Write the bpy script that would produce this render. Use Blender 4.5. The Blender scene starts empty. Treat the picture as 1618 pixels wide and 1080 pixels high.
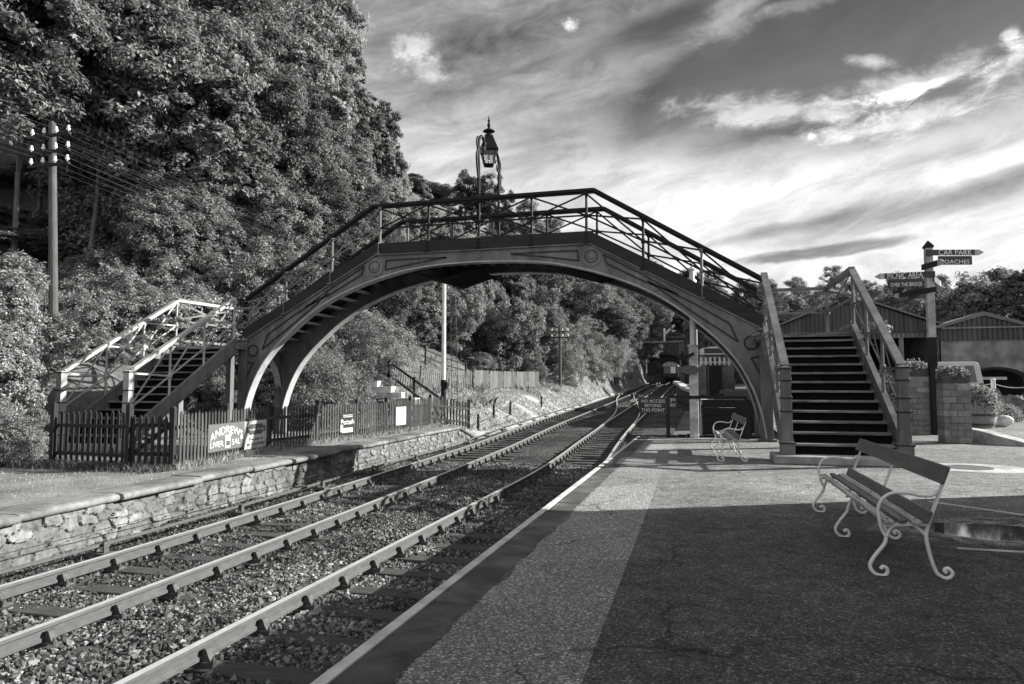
import bpy, bmesh, math, random
import numpy as np
from mathutils import Vector, Matrix
R=math.radians
SC=bpy.context.scene
COL=SC.collection
# ---------------------------------------------------------------- camera
FPX=1100.0; CXP,CYP,EYE=809.0,540.0,1.4
TH=math.atan(72/FPX); PS=math.atan(300*math.cos(TH)/FPX)
cam=bpy.data.cameras.new('camera'); camo=bpy.data.objects.new('camera',cam); COL.objects.link(camo)
camo.location=(0,0,EYE); camo.rotation_euler=(math.pi/2+TH,0,PS)
cam.sensor_fit='HORIZONTAL'; cam.sensor_width=36; cam.lens=FPX/1618*36
cam.clip_start=0.05; cam.clip_end=3000
SC.camera=camo
SC.render.resolution_x=1024; SC.render.resolution_y=684
SC.view_settings.view_transform='Standard'; SC.view_settings.look='None'
SC.view_settings.exposure=1.55; SC.view_settings.gamma=1
SC.view_settings.use_curve_mapping=False
try:
    SC.cycles.max_bounces=6; SC.cycles.transparent_max_bounces=6; SC.cycles.use_denoising=True
except Exception: pass
# camera rays of the photograph (used to survey where things stand)
_fw=np.array([-math.sin(PS)*math.cos(TH),math.cos(PS)*math.cos(TH),math.sin(TH)])
_rt=np.array([math.cos(PS),math.sin(PS),0]); _up=np.cross(_rt,_fw); _RM=np.array([_rt,_up,_fw])
def ray(px,py): return np.array([(px-CXP)/FPX,-(py-CYP)/FPX,1.])@_RM
def atz(px,py,z=0.):
    d=ray(px,py); t=(z-EYE)/d[2]; return Vector((d[0]*t,d[1]*t,z))
def aty(px,py,y):
    d=ray(px,py); t=y/d[1]; return Vector((d[0]*t,y,EYE+d[2]*t))
def zr(y):
    t=max(0.,y-22.); return -.68+(.029*(t-4) if t>8 else .029*t*t/16)
# ---------------------------------------------------------------- sun
SUNV=Vector((2.0,1.0,1.0)).normalized()
SEL=math.asin(SUNV.z); SAZ=math.atan2(SUNV.x,SUNV.y)
sl=bpy.data.lights.new('sun','SUN'); sl.energy=5.0; sl.angle=R(0.53); sl.color=(1,.995,.985)
so=bpy.data.objects.new('sun',sl); COL.objects.link(so); so.location=(40,30,40)
so.rotation_euler=(-SUNV).to_track_quat('-Z','Y').to_euler()
# ---------------------------------------------------------------- node helpers
class NT:
    def __init__(s,tree): s.t=tree; s.n=tree.nodes; s.l=tree.links
    def node(s,typ,**kw):
        n=s.n.new(typ)
        for k,v in kw.items(): setattr(n,k,v)
        return n
    def put(s,sock,v):
        if isinstance(v,bpy.types.NodeSocket): s.l.new(v,sock)
        elif v is not None: sock.default_value=v
    def m(s,op,a,b=None,c=None,clamp=False):
        n=s.node('ShaderNodeMath',operation=op); n.use_clamp=clamp
        s.put(n.inputs[0],a); s.put(n.inputs[1],b); s.put(n.inputs[2],c)
        return n.outputs[0]
    def comb(s,x,y,z):
        n=s.node('ShaderNodeCombineXYZ'); s.put(n.inputs[0],x); s.put(n.inputs[1],y); s.put(n.inputs[2],z); return n.outputs[0]
    def noise(s,vec,scale,detail=4,rough=.55,dist=0):
        n=s.node('ShaderNodeTexNoise'); s.put(n.inputs['Vector'],vec); n.inputs['Scale'].default_value=scale
        n.inputs['Detail'].default_value=detail; n.inputs['Roughness'].default_value=rough; n.inputs['Distortion'].default_value=dist
        return n.outputs[0]
    def ramp(s,fac,stops,interp='LINEAR'):
        n=s.node('ShaderNodeValToRGB'); s.put(n.inputs[0],fac); cr=n.color_ramp; cr.interpolation=interp
        while len(cr.elements)<len(stops): cr.elements.new(.5)
        for e,(p,v) in zip(cr.elements,stops): e.position=p; e.color=(v,v,v,1)
        return n.outputs[0]
    def maprange(s,v,a,b,c,d):
        n=s.node('ShaderNodeMapRange'); s.put(n.inputs[0],v)
        for i,q in enumerate((a,b,c,d)): n.inputs[i+1].default_value=q
        return n.outputs[0]
# ---------------------------------------------------------------- sky
W=bpy.data.worlds.new('World'); SC.world=W; W.use_nodes=True
N=NT(W.node_tree); N.n.clear()
wout=N.node('ShaderNodeOutputWorld'); bg=N.node('ShaderNodeBackground'); N.l.new(bg.outputs[0],wout.inputs[0])
tc=N.node('ShaderNodeTexCoord'); sx=N.node('ShaderNodeSeparateXYZ'); N.l.new(tc.outputs['Generated'],sx.inputs[0])
X_,Y_,Z_=sx.outputs
sky=N.node('ShaderNodeTexSky',sky_type='NISHITA'); sky.sun_disc=False; sky.sun_elevation=SEL; sky.sun_rotation=SAZ
sep=N.node('ShaderNodeSeparateColor'); N.l.new(sky.outputs[0],sep.inputs[0])
az=N.m('ARCTAN2',X_,Y_); el=N.m('ARCSINE',Z_)
cv=N.comb(az,N.m('MULTIPLY',el,1.0),0.0)
# warp
w1=N.node('ShaderNodeTexNoise'); N.put(w1.inputs['Vector'],N.comb(N.m('MULTIPLY',az,2.0),N.m('MULTIPLY',el,5.0),3.1)); w1.inputs['Scale'].default_value=1.6; w1.inputs['Detail'].default_value=5
wc=N.node('ShaderNodeSeparateColor'); N.l.new(w1.outputs['Color'],wc.inputs[0])
azw=N.m('ADD',az,N.m('MULTIPLY',N.m('SUBTRACT',wc.outputs[0],.5),.10))
elw=N.m('ADD',el,N.m('MULTIPLY',N.m('SUBTRACT',wc.outputs[1],.5),.055))
# streaks run up to the right: rotate a little and squash
def rot(ang,su,sv,w,ax=None,ex=None):
    c,q=math.cos(R(ang)),math.sin(R(ang)); A=azw if ax is None else ax; E_=elw if ex is None else ex
    return N.comb(N.m('MULTIPLY',N.m('ADD',N.m('MULTIPLY',A,c),N.m('MULTIPLY',E_,q)),su),N.m('MULTIPLY',N.m('SUBTRACT',N.m('MULTIPLY',E_,c),N.m('MULTIPLY',A,q)),sv),w)
streak=N.noise(rot(9,1.4,6.0,7.7),2.6,6,.55,.3)
wisp=N.noise(rot(14,3.2,9.5,2.3),3.0,12,.66,.5)
fine=N.noise(rot(6,10.0,19.0,1.7),2.1,12,.66,.3)
puff=N.noise(rot(0,16.0,22.0,4.9,az,el),2.2,10,.62,.15)
def azel(px,py):
    d=ray(px,py); return math.atan2(d[0],d[1]),math.atan2(d[2],math.hypot(d[0],d[1]))
def blob(cx,cy,rx,ry,ang,warp=True):
    a0,e0=azel(cx,cy); k=1/1130.
    A=N.m('SUBTRACT',azw if warp else az,a0); B=N.m('SUBTRACT',elw if warp else el,e0)
    c,s_=math.cos(R(ang)),math.sin(R(ang))
    u=N.m('DIVIDE',N.m('ADD',N.m('MULTIPLY',A,c),N.m('MULTIPLY',B,s_)),rx*k)
    v=N.m('DIVIDE',N.m('SUBTRACT',N.m('MULTIPLY',B,c),N.m('MULTIPLY',A,s_)),ry*k)
    r2=N.m('ADD',N.m('MULTIPLY',u,u),N.m('MULTIPLY',v,v))
    return N.m('EXPONENT',N.m('MULTIPLY',r2,-1.0))
def clampm(v,a,b,c=0,d=1):
    n=N.node('ShaderNodeMapRange'); n.interpolation_type='SMOOTHSTEP'; N.put(n.inputs[0],v)
    for i,q in enumerate((a,b,c,d)): n.inputs[i+1].default_value=q
    return n.outputs[0]
elc=N.m('MAXIMUM',el,0.0)
fld=N.ramp(N.m('DIVIDE',elc,R(60)),[(0,.99),(.18,.95),(.24,.87),(.30,.78),(.38,.69),(.47,.59),(1,.5)])
def add(b,amp):
    global fld
    fld=N.m('ADD',fld,N.m('MULTIPLY',b,amp))
def addc(b,amp,lo=.12,hi=1.05,tex=None):   # cloud with broken, feathery edges
    m_=clampm(N.m('ADD',b,N.m('MULTIPLY',N.m('SUBTRACT',fine if tex is None else tex,.5),2.2)),lo,hi)
    add(N.m('MULTIPLY',m_,N.m('MINIMUM',N.m('MULTIPLY',b,2.5),1.0)),amp)
# clear dark sky, upper right, with its long arm reaching down to the left
dark=N.m('MINIMUM',N.m('ADD',N.m('ADD',blob(1410,80,360,118,2),N.m('MULTIPLY',blob(1120,130,170,40,24),.8)),N.m('MULTIPLY',blob(1040,35,110,24,14),.45)),1.0)
darkm=clampm(N.m('ADD',dark,N.m('MULTIPLY',N.m('SUBTRACT',wisp,.5),.9)),.22,.72)
add(N.m('MULTIPLY',N.m('SUBTRACT',streak,.5),N.m('SUBTRACT',1,N.m('MULTIPLY',darkm,.85))),.34)
add(N.m('MULTIPLY',N.m('SUBTRACT',wisp,.5),N.m('SUBTRACT',1,N.m('MULTIPLY',darkm,.8))),.62)
add(N.m('MULTIPLY',N.m('SUBTRACT',fine,.5),N.m('SUBTRACT',1,N.m('MULTIPLY',darkm,.9))),.20)
add(darkm,-.27)
addc(blob(1215,182,165,24,-7),.40); addc(blob(1420,192,150,20,2),.34); addc(blob(1470,118,120,20,5),.36); addc(blob(1590,98,60,24,14),.44); addc(blob(1365,97,38,10,-8),.44); addc(blob(1425,145,55,11,10),.50)
addc(blob(1150,30,70,30,20),.20); addc(blob(1270,8,60,12,0),.2); addc(blob(1612,48,14,7,20),.4)
addc(blob(902,40,26,13,0,False),.46,.40,1.05,puff); addc(blob(1282,216,10,6,0,False),.36,.3,.95,puff)
addc(blob(655,74,38,26,0,False),.26,.25,1.0,puff); addc(blob(672,106,46,22,0,False),.22,.25,1.0,puff); addc(blob(700,118,40,10,10),.14)
add(blob(820,75,180,40,18),-.12); add(blob(730,85,90,30,10),-.10); add(blob(930,180,120,24,12),-.14)
add(blob(1030,285,240,40,4),.07); add(blob(1100,320,210,26,6),.14); add(blob(1580,262,150,15,13),.34); add(blob(1480,235,160,20,6),.10)
add(blob(1500,312,190,18,12),-.34); add(blob(1280,352,150,10,9),-.30); addc(blob(1295,398,125,11,4,False),-.42,.25,.8,wisp); add(blob(1210,222,110,11,3),-.20); add(blob(1420,262,110,12,8),-.10)
add(blob(690,240,150,70,0),.06)
lum=N.m('POWER',N.m('MINIMUM',N.m('MAXIMUM',fld,.05),1.02),2.2)
# the clear part keeps the Nishita gradient (seen through a red filter)
clear=N.m('MULTIPLY',sep.outputs[0],0.02)
lum=N.m('ADD',N.m('MULTIPLY',lum,.98),clear)
# fill light added: unseen sky behind the camera and overhead made brighter
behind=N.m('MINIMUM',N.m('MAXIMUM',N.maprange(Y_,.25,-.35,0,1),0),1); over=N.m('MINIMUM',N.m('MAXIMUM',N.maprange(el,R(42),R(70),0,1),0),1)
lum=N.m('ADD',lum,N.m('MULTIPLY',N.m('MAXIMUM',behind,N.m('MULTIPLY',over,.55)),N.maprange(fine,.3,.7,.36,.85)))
hz=N.maprange(Z_,-.04,0.0,.12,1.0)
lum=N.m('MULTIPLY',lum,hz)
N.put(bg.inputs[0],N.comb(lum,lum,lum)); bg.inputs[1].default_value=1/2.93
# ---------------------------------------------------------------- materials
def mat(name,v,rough=.8,var=.25,scale=6,bump=.0,bscale=60,metal=0,spec=.3,detail=5,island=0.,objvar=0.,stain=None,stretch=None):
    m=bpy.data.materials.new(name); m.use_nodes=True; T=NT(m.node_tree); p=T.n['Principled BSDF']
    p.inputs['Roughness'].default_value=rough; p.inputs['Metallic'].default_value=metal
    p.inputs['Specular IOR Level'].default_value=spec
    tcn=T.node('ShaderNodeTexCoord'); vec=tcn.outputs['Object']
    if stretch:
        mp=T.node('ShaderNodeMapping'); T.put(mp.inputs[0],vec); mp.inputs['Scale'].default_value=stretch; vec=mp.outputs[0]
    f=T.noise(vec,scale,detail,.6)
    c=T.maprange(f,.3,.7,v*(1-var),v*(1+var))
    if stain:
        f2=T.noise(vec,stain[0],3,.5); c=T.m('MULTIPLY',c,T.maprange(f2,.38,.6,stain[1],1.0))
    if island:
        g=T.node('ShaderNodeNewGeometry'); c=T.m('MULTIPLY',c,T.maprange(g.outputs['Random Per Island'],0,1,1-island,1+island))
    if objvar:
        oi=T.node('ShaderNodeObjectInfo'); c=T.m('MULTIPLY',c,T.maprange(oi.outputs['Random'],0,1,1-objvar,1+objvar))
    T.put(p.inputs['Base Color'],T.comb(c,c,c))
    if bump:
        b=T.node('ShaderNodeBump'); b.inputs['Strength'].default_value=bump; b.inputs['Distance'].default_value=.02
        T.put(b.inputs['Height'],T.noise(vec,bscale,4,.6)); T.l.new(b.outputs[0],p.inputs['Normal'])
    m['_p']=1
    return m
def leafmat(name,v,var=.45,objvar=.25,trans=.35):
    m=bpy.data.materials.new(name); m.use_nodes=True; T=NT(m.node_tree); T.n.clear()
    o=T.node('ShaderNodeOutputMaterial'); g=T.node('ShaderNodeNewGeometry'); oi=T.node('ShaderNodeObjectInfo')
    r=T.m('POWER',g.outputs['Random Per Island'],1.6)
    c=T.m('MULTIPLY',T.maprange(r,0,1,v*(1-var),v*(1+2.2*var)),T.maprange(oi.outputs['Random'],0,1,1-objvar,1+objvar))
    col=T.comb(c,c,c)
    d=T.node('ShaderNodeBsdfPrincipled'); T.put(d.inputs['Base Color'],col); d.inputs['Roughness'].default_value=.65; d.inputs['Specular IOR Level'].default_value=.15
    t=T.node('ShaderNodeBsdfTranslucent'); T.put(t.inputs[0],T.comb(T.m('MULTIPLY',c,1.2),T.m('MULTIPLY',c,1.2),T.m('MULTIPLY',c,1.2)))
    mx=T.node('ShaderNodeMixShader'); mx.inputs[0].default_value=trans
    T.l.new(d.outputs[0],mx.inputs[1]); T.l.new(t.outputs[0],mx.inputs[2]); T.l.new(mx.outputs[0],o.inputs[0])
    return m
M={}
M['leaf']=leafmat('leaf_oak',.155,objvar=.34); M['leaf_bush']=leafmat('leaf_bush',.18,objvar=.12); M['leaf_pine']=leafmat('leaf_pine',.045)
M['leaf_pale']=leafmat('leaf_pale',.19,objvar=.1); M['grass']=leafmat('grass_blade',.27,.35,0,.3); M['grass_dull']=leafmat('grass_dull',.09,.4,0,.3)
M['bark']=mat('bark',.09,.95,.5,5,.8,22,stretch=(1,1,.25)); M['pole_wood']=mat('pole_wood',.065,.9,.3,4,.3,20,stretch=(1,1,.3)); M['bark_pale']=mat('bark_pale',.10,.9,.5,4,.5,20,stretch=(1,1,.3))
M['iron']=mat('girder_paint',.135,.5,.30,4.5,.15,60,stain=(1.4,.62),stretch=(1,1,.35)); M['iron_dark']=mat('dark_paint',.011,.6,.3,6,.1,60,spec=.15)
M['iron_sunlit']=mat('sunlit_paint',.34,.5,.15,5,.08,60,stain=(2.,.8)); M['moulding']=mat('moulding_paint',.016,.6)  # first is a paler copy of the girder paint, sunlit brightness put into its colour
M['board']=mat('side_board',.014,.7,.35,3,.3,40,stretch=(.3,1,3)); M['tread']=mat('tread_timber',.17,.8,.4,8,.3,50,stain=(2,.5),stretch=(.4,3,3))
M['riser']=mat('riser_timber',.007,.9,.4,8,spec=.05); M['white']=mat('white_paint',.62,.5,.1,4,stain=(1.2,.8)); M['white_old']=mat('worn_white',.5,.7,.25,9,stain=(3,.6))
M['stone']=mat('plinth_stone',.33,.9,.25,5,.4,50,stain=(1.2,.6)); M['coping']=mat('coping_stone',.155,.9,.4,6,.6,45,stain=(.9,.45))
M['slab']=mat('edge_slab',.075,.8,.4,5,.4,40,stain=(1.6,.5),island=.3); M['timber_dark']=mat('creosoted_timber',.018,.85,.4,8,.4,40,stretch=(3,3,.5))
M['fence']=mat('fence_timber',.036,.85,.35,6,.3,40,island=.45,stretch=(3,3,.4)); M['fence_old']=mat('weathered_fence',.10,.9,.3,6,.2,40,island=.3,stretch=(3,3,.4))
M['sleeper']=mat('sleeper_timber',.045,.85,.5,7,.5,40,stretch=(.5,4,4)); M['rail']=mat('rail_rust',.07,.65,.22,9,.12,120,metal=.15,stretch=(2,1,2)); M['railtop']=mat('rail_top',.5,.35,.12,5,metal=.35)
M['chair']=mat('rail_chair',.06,.75,.4,14,.3,90); M['gold']=mat('chain_metal',.2,.5)
M['slat']=mat('bench_slat',.085,.42,.4,5,.15,60,stretch=(4,.4,4)); M['slat_worn']=mat('worn_slat',.30,.6,.55,4,.2,60,stretch=(6,.5,6)); M['bench_iron']=mat('bench_iron',.58,.5,.15,8,.1,80)
M['sign_white']=mat('sign_white',.46,.4,.08,4,stain=(2,.75)); M['sign_grey']=mat('sign_grey',.10,.35,.12,5); M['sign_dark']=mat('sign_dark',.02,.4,.2,6); M['ink']=mat('sign_ink',.015,.5); M['sign_mid']=mat('sign_mid',.07,.4)
M['post_white']=mat('post_white',.33,.7,.25,5,stain=(2,.6)); M['letter']=mat('sign_letter',.55,.5,.06,5)
M['block']=None
M['concrete']=mat('render_wall',.17,.9,.3,1.4,.2,30,stain=(.7,.6)); M['cladding']=mat('cladding_sheet',.05,.6,.3,2,stretch=(1,1,.2),island=.15); M['roof']=mat('roof_sheet',.10,.6,.2,2)
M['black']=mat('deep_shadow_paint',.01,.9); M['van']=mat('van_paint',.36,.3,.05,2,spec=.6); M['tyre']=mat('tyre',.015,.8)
M['wood_barrel']=mat('barrel_stave',.18,.8,.35,6,.3,40,stretch=(4,4,.4)); M['hoop']=mat('barrel_hoop',.05,.5,.2,5,metal=.5)
M['rock']=mat('rock_face',.2,.95,.5,1.6,1.0,6,stain=(.4,.4)); M['rubble']=mat('rubble_stone',.13,.95,.5,5,.5,30,island=.6); M['rope']=mat('rope',.3,.9)
M['porcelain']=mat('porcelain',.7,.25,.05,5); M['wire']=mat('wire',.03,.6,spec=.1); M['brick']=mat('tunnel_stone',.075,.95,.4,2,.6,12)
M['pot']=mat('planter_pot',.05,.7,.3,8); M['coach']=mat('coach_paint',.03,.35,.1,3); M['petal']=mat('petal',.5,.7,.2,5,island=.4)
def glass(name,v=.03):
    m=mat(name,v,.06,.05,2,spec=.6); return m
M['glass']=glass('window_glass')
def lampglass():
    m=bpy.data.materials.new('lamp_glass'); m.use_nodes=True; T=NT(m.node_tree); p=T.n['Principled BSDF']
    p.inputs['Base Color'].default_value=(.75,.75,.75,1); p.inputs['Roughness'].default_value=.25; p.inputs['Transmission Weight'].default_value=.85; p.inputs['IOR'].default_value=1.05
    return m
M['lampglass']=lampglass()
# ---------------------------------------------------------------- mesh builder
def wloc(o):
    v=Vector((0,0,0))
    while o is not None: v=v+Vector(o.location); o=o.parent
    return v
class MB:
    def __init__(s): s.v=[]; s.f=[]
    def add(s,vs,fs):
        b=len(s.v); s.v+= [tuple(q) for q in vs]; s.f+=[tuple(i+b for i in f) for f in fs]; return s
    def box(s,c,d,rz=0,bev=0):
        x,y,z=d[0]/2,d[1]/2,d[2]/2; c=Vector(c); q=Matrix.Rotation(rz,3,'Z')
        vs=[c+q@Vector((i*x,j*y,k*z)) for k in(-1,1) for j in(-1,1) for i in(-1,1)]
        return s.add(vs,[(0,2,3,1),(4,5,7,6),(0,1,5,4),(2,6,7,3),(0,4,6,2),(1,3,7,5)])
    def beam(s,a,b,w,h,up=(0,0,1),n=4):
        a,b=Vector(a),Vector(b); d=(b-a).normalized(); up=Vector(up)
        sd=d.cross(up)
        if sd.length<1e-4: sd=d.cross(Vector((1,0,0)))
        sd.normalize(); u=sd.cross(d)
        vs=[]
        for p in(a,b):
            for i,j in((-1,-1),(1,-1),(1,1),(-1,1)): vs.append(p+sd*(i*w/2)+u*(j*h/2))
        return s.add(vs,[(3,2,1,0),(4,5,6,7),(0,1,5,4),(1,2,6,5),(2,3,7,6),(3,0,4,7)])
    def tube(s,pts,r,n=8,cap=True,sq=None):
        pts=[Vector(p) for p in pts]; L=len(pts); rs=r if isinstance(r,(list,tuple)) else [r]*L
        b=len(s.v); prev=None
        for i,p in enumerate(pts):
            t=(pts[min(i+1,L-1)]-pts[max(i-1,0)])
            if t.length<1e-9: t=Vector((0,0,1))
            t.normalize()
            if prev is None:
                a=t.cross(Vector((0,0,1)))
                if a.length<.05: a=t.cross(Vector((0,1,0)))
            else: a=prev-t*prev.dot(t)
            a.normalize(); prev=a; c=t.cross(a)
            for k in range(n):
                th=2*math.pi*(k+.5)/n
                s.v.append(tuple(p+a*(math.cos(th)*rs[i])+c*(math.sin(th)*rs[i])))
        for i in range(L-1):
            for k in range(n):
                k2=(k+1)%n; s.f.append((b+i*n+k,b+i*n+k2,b+(i+1)*n+k2,b+(i+1)*n+k))
        if cap:
            s.f.append(tuple(b+k for k in range(n))[::-1]); s.f.append(tuple(b+(L-1)*n+k for k in range(n)))
        return s
    def lathe(s,c,prof,n=16,ax=(0,0,1),sx=1,sy=1,ph=0):
        c=Vector(c); b=len(s.v); ax=Vector(ax).normalized()
        a=ax.orthogonal().normalized() if abs(ax.z)<.99 else Vector((1,0,0)); d=ax.cross(a)
        for r,z in prof:
            for k in range(n):
                th=2*math.pi*k/n+ph; s.v.append(tuple(c+a*(r*sx*math.cos(th))+d*(r*sy*math.sin(th))+ax*z))
        for i in range(len(prof)-1):
            for k in range(n):
                k2=(k+1)%n; s.f.append((b+i*n+k,b+i*n+k2,b+(i+1)*n+k2,b+(i+1)*n+k))
        s.f.append(tuple(b+k for k in range(n))[::-1]); s.f.append(tuple(b+(len(prof)-1)*n+k for k in range(n)))
        return s
    def prism(s,poly,d):      # poly: list of 3d points (planar), extruded by vector d
        n=len(poly); P=[Vector(p) for p in poly]; d=Vector(d)
        vs=P+[p+d for p in P]
        fs=[tuple(range(n))[::-1],tuple(range(n,2*n))]+[(i,(i+1)%n,n+(i+1)%n,n+i) for i in range(n)]
        return s.add(vs,fs)
    def sheet(s,rowsA,rowsB): # strip between two polylines
        n=len(rowsA); return s.add(list(rowsA)+list(rowsB),[(i,i+1,n+i+1,n+i) for i in range(n-1)])
    def strip(s,lo,hi,d):     # thick strip between polylines lo and hi extruded by d (segment quads closed)
        n=len(lo); d=Vector(d); lo=[Vector(p) for p in lo]; hi=[Vector(p) for p in hi]
        vs=lo+hi+[p+d for p in lo]+[p+d for p in hi]; fs=[]
        for i in range(n-1):
            fs+=[(i,i+1,n+i+1,n+i),(2*n+i,3*n+i,3*n+i+1,2*n+i+1),(i,2*n+i,2*n+i+1,i+1),(n+i,n+i+1,3*n+i+1,3*n+i)]
        fs+=[(0,n,3*n,2*n),(n-1,3*n-1,4*n-1,2*n-1)]
        return s.add(vs,fs)
    def build(s,name,m,parent=None,smooth=False,bevel=0):
        off=wloc(parent) if parent else Vector((0,0,0))
        me=bpy.data.meshes.new(name); me.from_pydata([(a-off.x,b-off.y,c-off.z) for a,b,c in s.v],[],s.f); me.update()
        bm=bmesh.new(); bm.from_mesh(me); bmesh.ops.recalc_face_normals(bm,faces=bm.faces); bm.to_mesh(me); bm.free()
        o=bpy.data.objects.new(name,me); COL.objects.link(o)
        if m: me.materials.append(m)
        if parent: o.parent=parent
        if smooth: 
            me.polygons.foreach_set('use_smooth',[True]*len(me.polygons)); 
        if bevel:
            bv=o.modifiers.new('bevel','BEVEL'); bv.width=bevel; bv.segments=2; bv.limit_method='ANGLE'; bv.angle_limit=R(40)
        return o
def tag(o,label=None,cat=None,group=None,kind=None):
    if label: o['label']=label
    if cat: o['category']=cat
    if group: o['group']=group
    if kind: o['kind']=kind
    return o
def thing(name,label,cat,loc=(0,0,0),group=None):
    o=bpy.data.objects.new(name,None); COL.objects.link(o); o.location=loc; o.empty_display_size=.2
    return tag(o,label,cat,group)
def copy_tree(o,parent=None):
    c=o.copy(); COL.objects.link(c)
    if parent is not None: c.parent=parent
    for ch in list(o.children): copy_tree(ch,c)
    return c
def mesh_np(name,V,F,m,parent=None,kind=None,smooth=False):
    V=np.asarray(V,np.float32); F=np.asarray(F,np.int32); me=bpy.data.meshes.new(name)
    k=F.shape[1]; me.vertices.add(len(V)); me.vertices.foreach_set('co',V.ravel())
    me.loops.add(F.size); me.loops.foreach_set('vertex_index',F.ravel())
    me.polygons.add(len(F)); me.polygons.foreach_set('loop_start',np.arange(0,F.size,k,dtype=np.int32))
    try: me.polygons.foreach_set('loop_total',np.full(len(F),k,dtype=np.int32))
    except Exception: pass
    if smooth: me.polygons.foreach_set('use_smooth',np.ones(len(F),dtype=bool))
    else: me.polygons.foreach_set('use_smooth',np.zeros(len(F),dtype=bool))
    me.update(calc_edges=True)
    if m: me.materials.append(m)
    o=bpy.data.objects.new(name,me); COL.objects.link(o)
    if parent: o.parent=parent
    if kind: o['kind']=kind
    return o
def lettering(s,org,right,up,size,m,parent,name='lettering',align='CENTER',arc=0,width=None,ext=.004,font=None,bold=0):
    """flat raised letters, converted to a mesh; org = baseline centre"""
    cu=bpy.data.curves.new('txt','FONT'); cu.body=s; cu.size=1; cu.align_x=align; cu.extrude=0; cu.resolution_u=3; cu.offset=bold
    if width and width[1]: cu.space_character=width[1]
    t=bpy.data.objects.new('txt',cu); COL.objects.link(t)
    dg=bpy.context.evaluated_depsgraph_get(); me=bpy.data.meshes.new_from_object(t.evaluated_get(dg))
    bpy.data.objects.remove(t); bpy.data.curves.remove(cu)
    right=Vector(right).normalized(); up=Vector(up).normalized(); nrm=right.cross(up); org=Vector(org)
    off=wloc(parent) if parent else Vector((0,0,0))
    co=np.array([v.co[:] for v in me.vertices]); 
    w=co[:,0].max()-co[:,0].min(); k=size
    kx=(width[0]/w) if width else size
    bm=bmesh.new(); bm.from_mesh(me); bmesh.ops.remove_doubles(bm,verts=bm.verts,dist=1e-5)
    bmesh.ops.dissolve_limit(bm,angle_limit=.01,verts=bm.verts,edges=bm.edges)
    r=bmesh.ops.extrude_face_region(bm,geom=list(bm.faces))
    for v in [g for g in r['geom'] if isinstance(g,bmesh.types.BMVert)]: v.co.z+=1
    for v in bm.verts:
        x,y,z=v.co; x*=kx; y=y*k-arc*x*x
        v.co=org+right*x+up*y+nrm*(z*ext+.0015)-off
    bmesh.ops.recalc_face_normals(bm,faces=bm.faces)
    me2=bpy.data.meshes.new(name); bm.to_mesh(me2); bm.free(); bpy.data.meshes.remove(me)
    me2.materials.append(m); o=bpy.data.objects.new(name,me2); COL.objects.link(o)
    if parent: o.parent=parent
    return o
def lerp_pts(tab,y):
    ys=[p[0] for p in tab]; xs=[p[1] for p in tab]; return float(np.interp(y,ys,xs))
def spline(pts,n=8):
    P=[np.array(p,float) for p in pts]; P=[2*P[0]-P[1]]+P+[2*P[-1]-P[-2]]; out=[]
    for i in range(1,len(P)-2):
        for k in range(n):
            t=k/n; a,b,c,d=P[i-1],P[i],P[i+1],P[i+2]
            out.append(.5*((2*b)+(-a+c)*t+(2*a-5*b+4*c-d)*t*t+(-a+3*b-3*c+d)*t**3))
    out.append(P[-2]); return out
def spiral(c,r0,r1,t0,t1,n=14): # 2d
    return [(c[0]+(r0+(r1-r0)*i/n)*math.cos(t0+(t1-t0)*i/n),c[1]+(r0+(r1-r0)*i/n)*math.sin(t0+(t1-t0)*i/n)) for i in range(n+1)]
# ---------------------------------------------------------------- terrain
def vnoise(x,y,seed=0):
    xi=np.floor(x).astype(np.int64); yi=np.floor(y).astype(np.int64); fx=x-xi; fy=y-yi
    fx=fx*fx*(3-2*fx); fy=fy*fy*(3-2*fy)
    def h(a,b):
        n=(a*374761393+b*668265263+seed*982451653)&0x7fffffff; n=((n^(n>>13))*1274126177)&0x7fffffff
        return ((n^(n>>16))&0xffff)/65535.
    return (h(xi,yi)*(1-fx)+h(xi+1,yi)*fx)*(1-fy)+(h(xi,yi+1)*(1-fx)+h(xi+1,yi+1)*fx)*fy
def fbm(x,y,seed=0,o=4):
    s=0;a=.5
    for i in range(o): s=s+a*vnoise(x*2**i,y*2**i,seed+i); a*=.5
    return s
def sm(a,b,x): 
    t=np.clip((x-a)/(b-a),0,1); return t*t*(3-2*t)
def zrv(y):
    t=np.maximum(0,y-22.); return -.68+np.where(t>8,.029*(t-4),.029*t*t/16)
def XL(y): return np.interp(y,[20,24.5,27,29.4,33],[-9.62,-9.86,-9.92,-9.92,-9.15])
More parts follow.
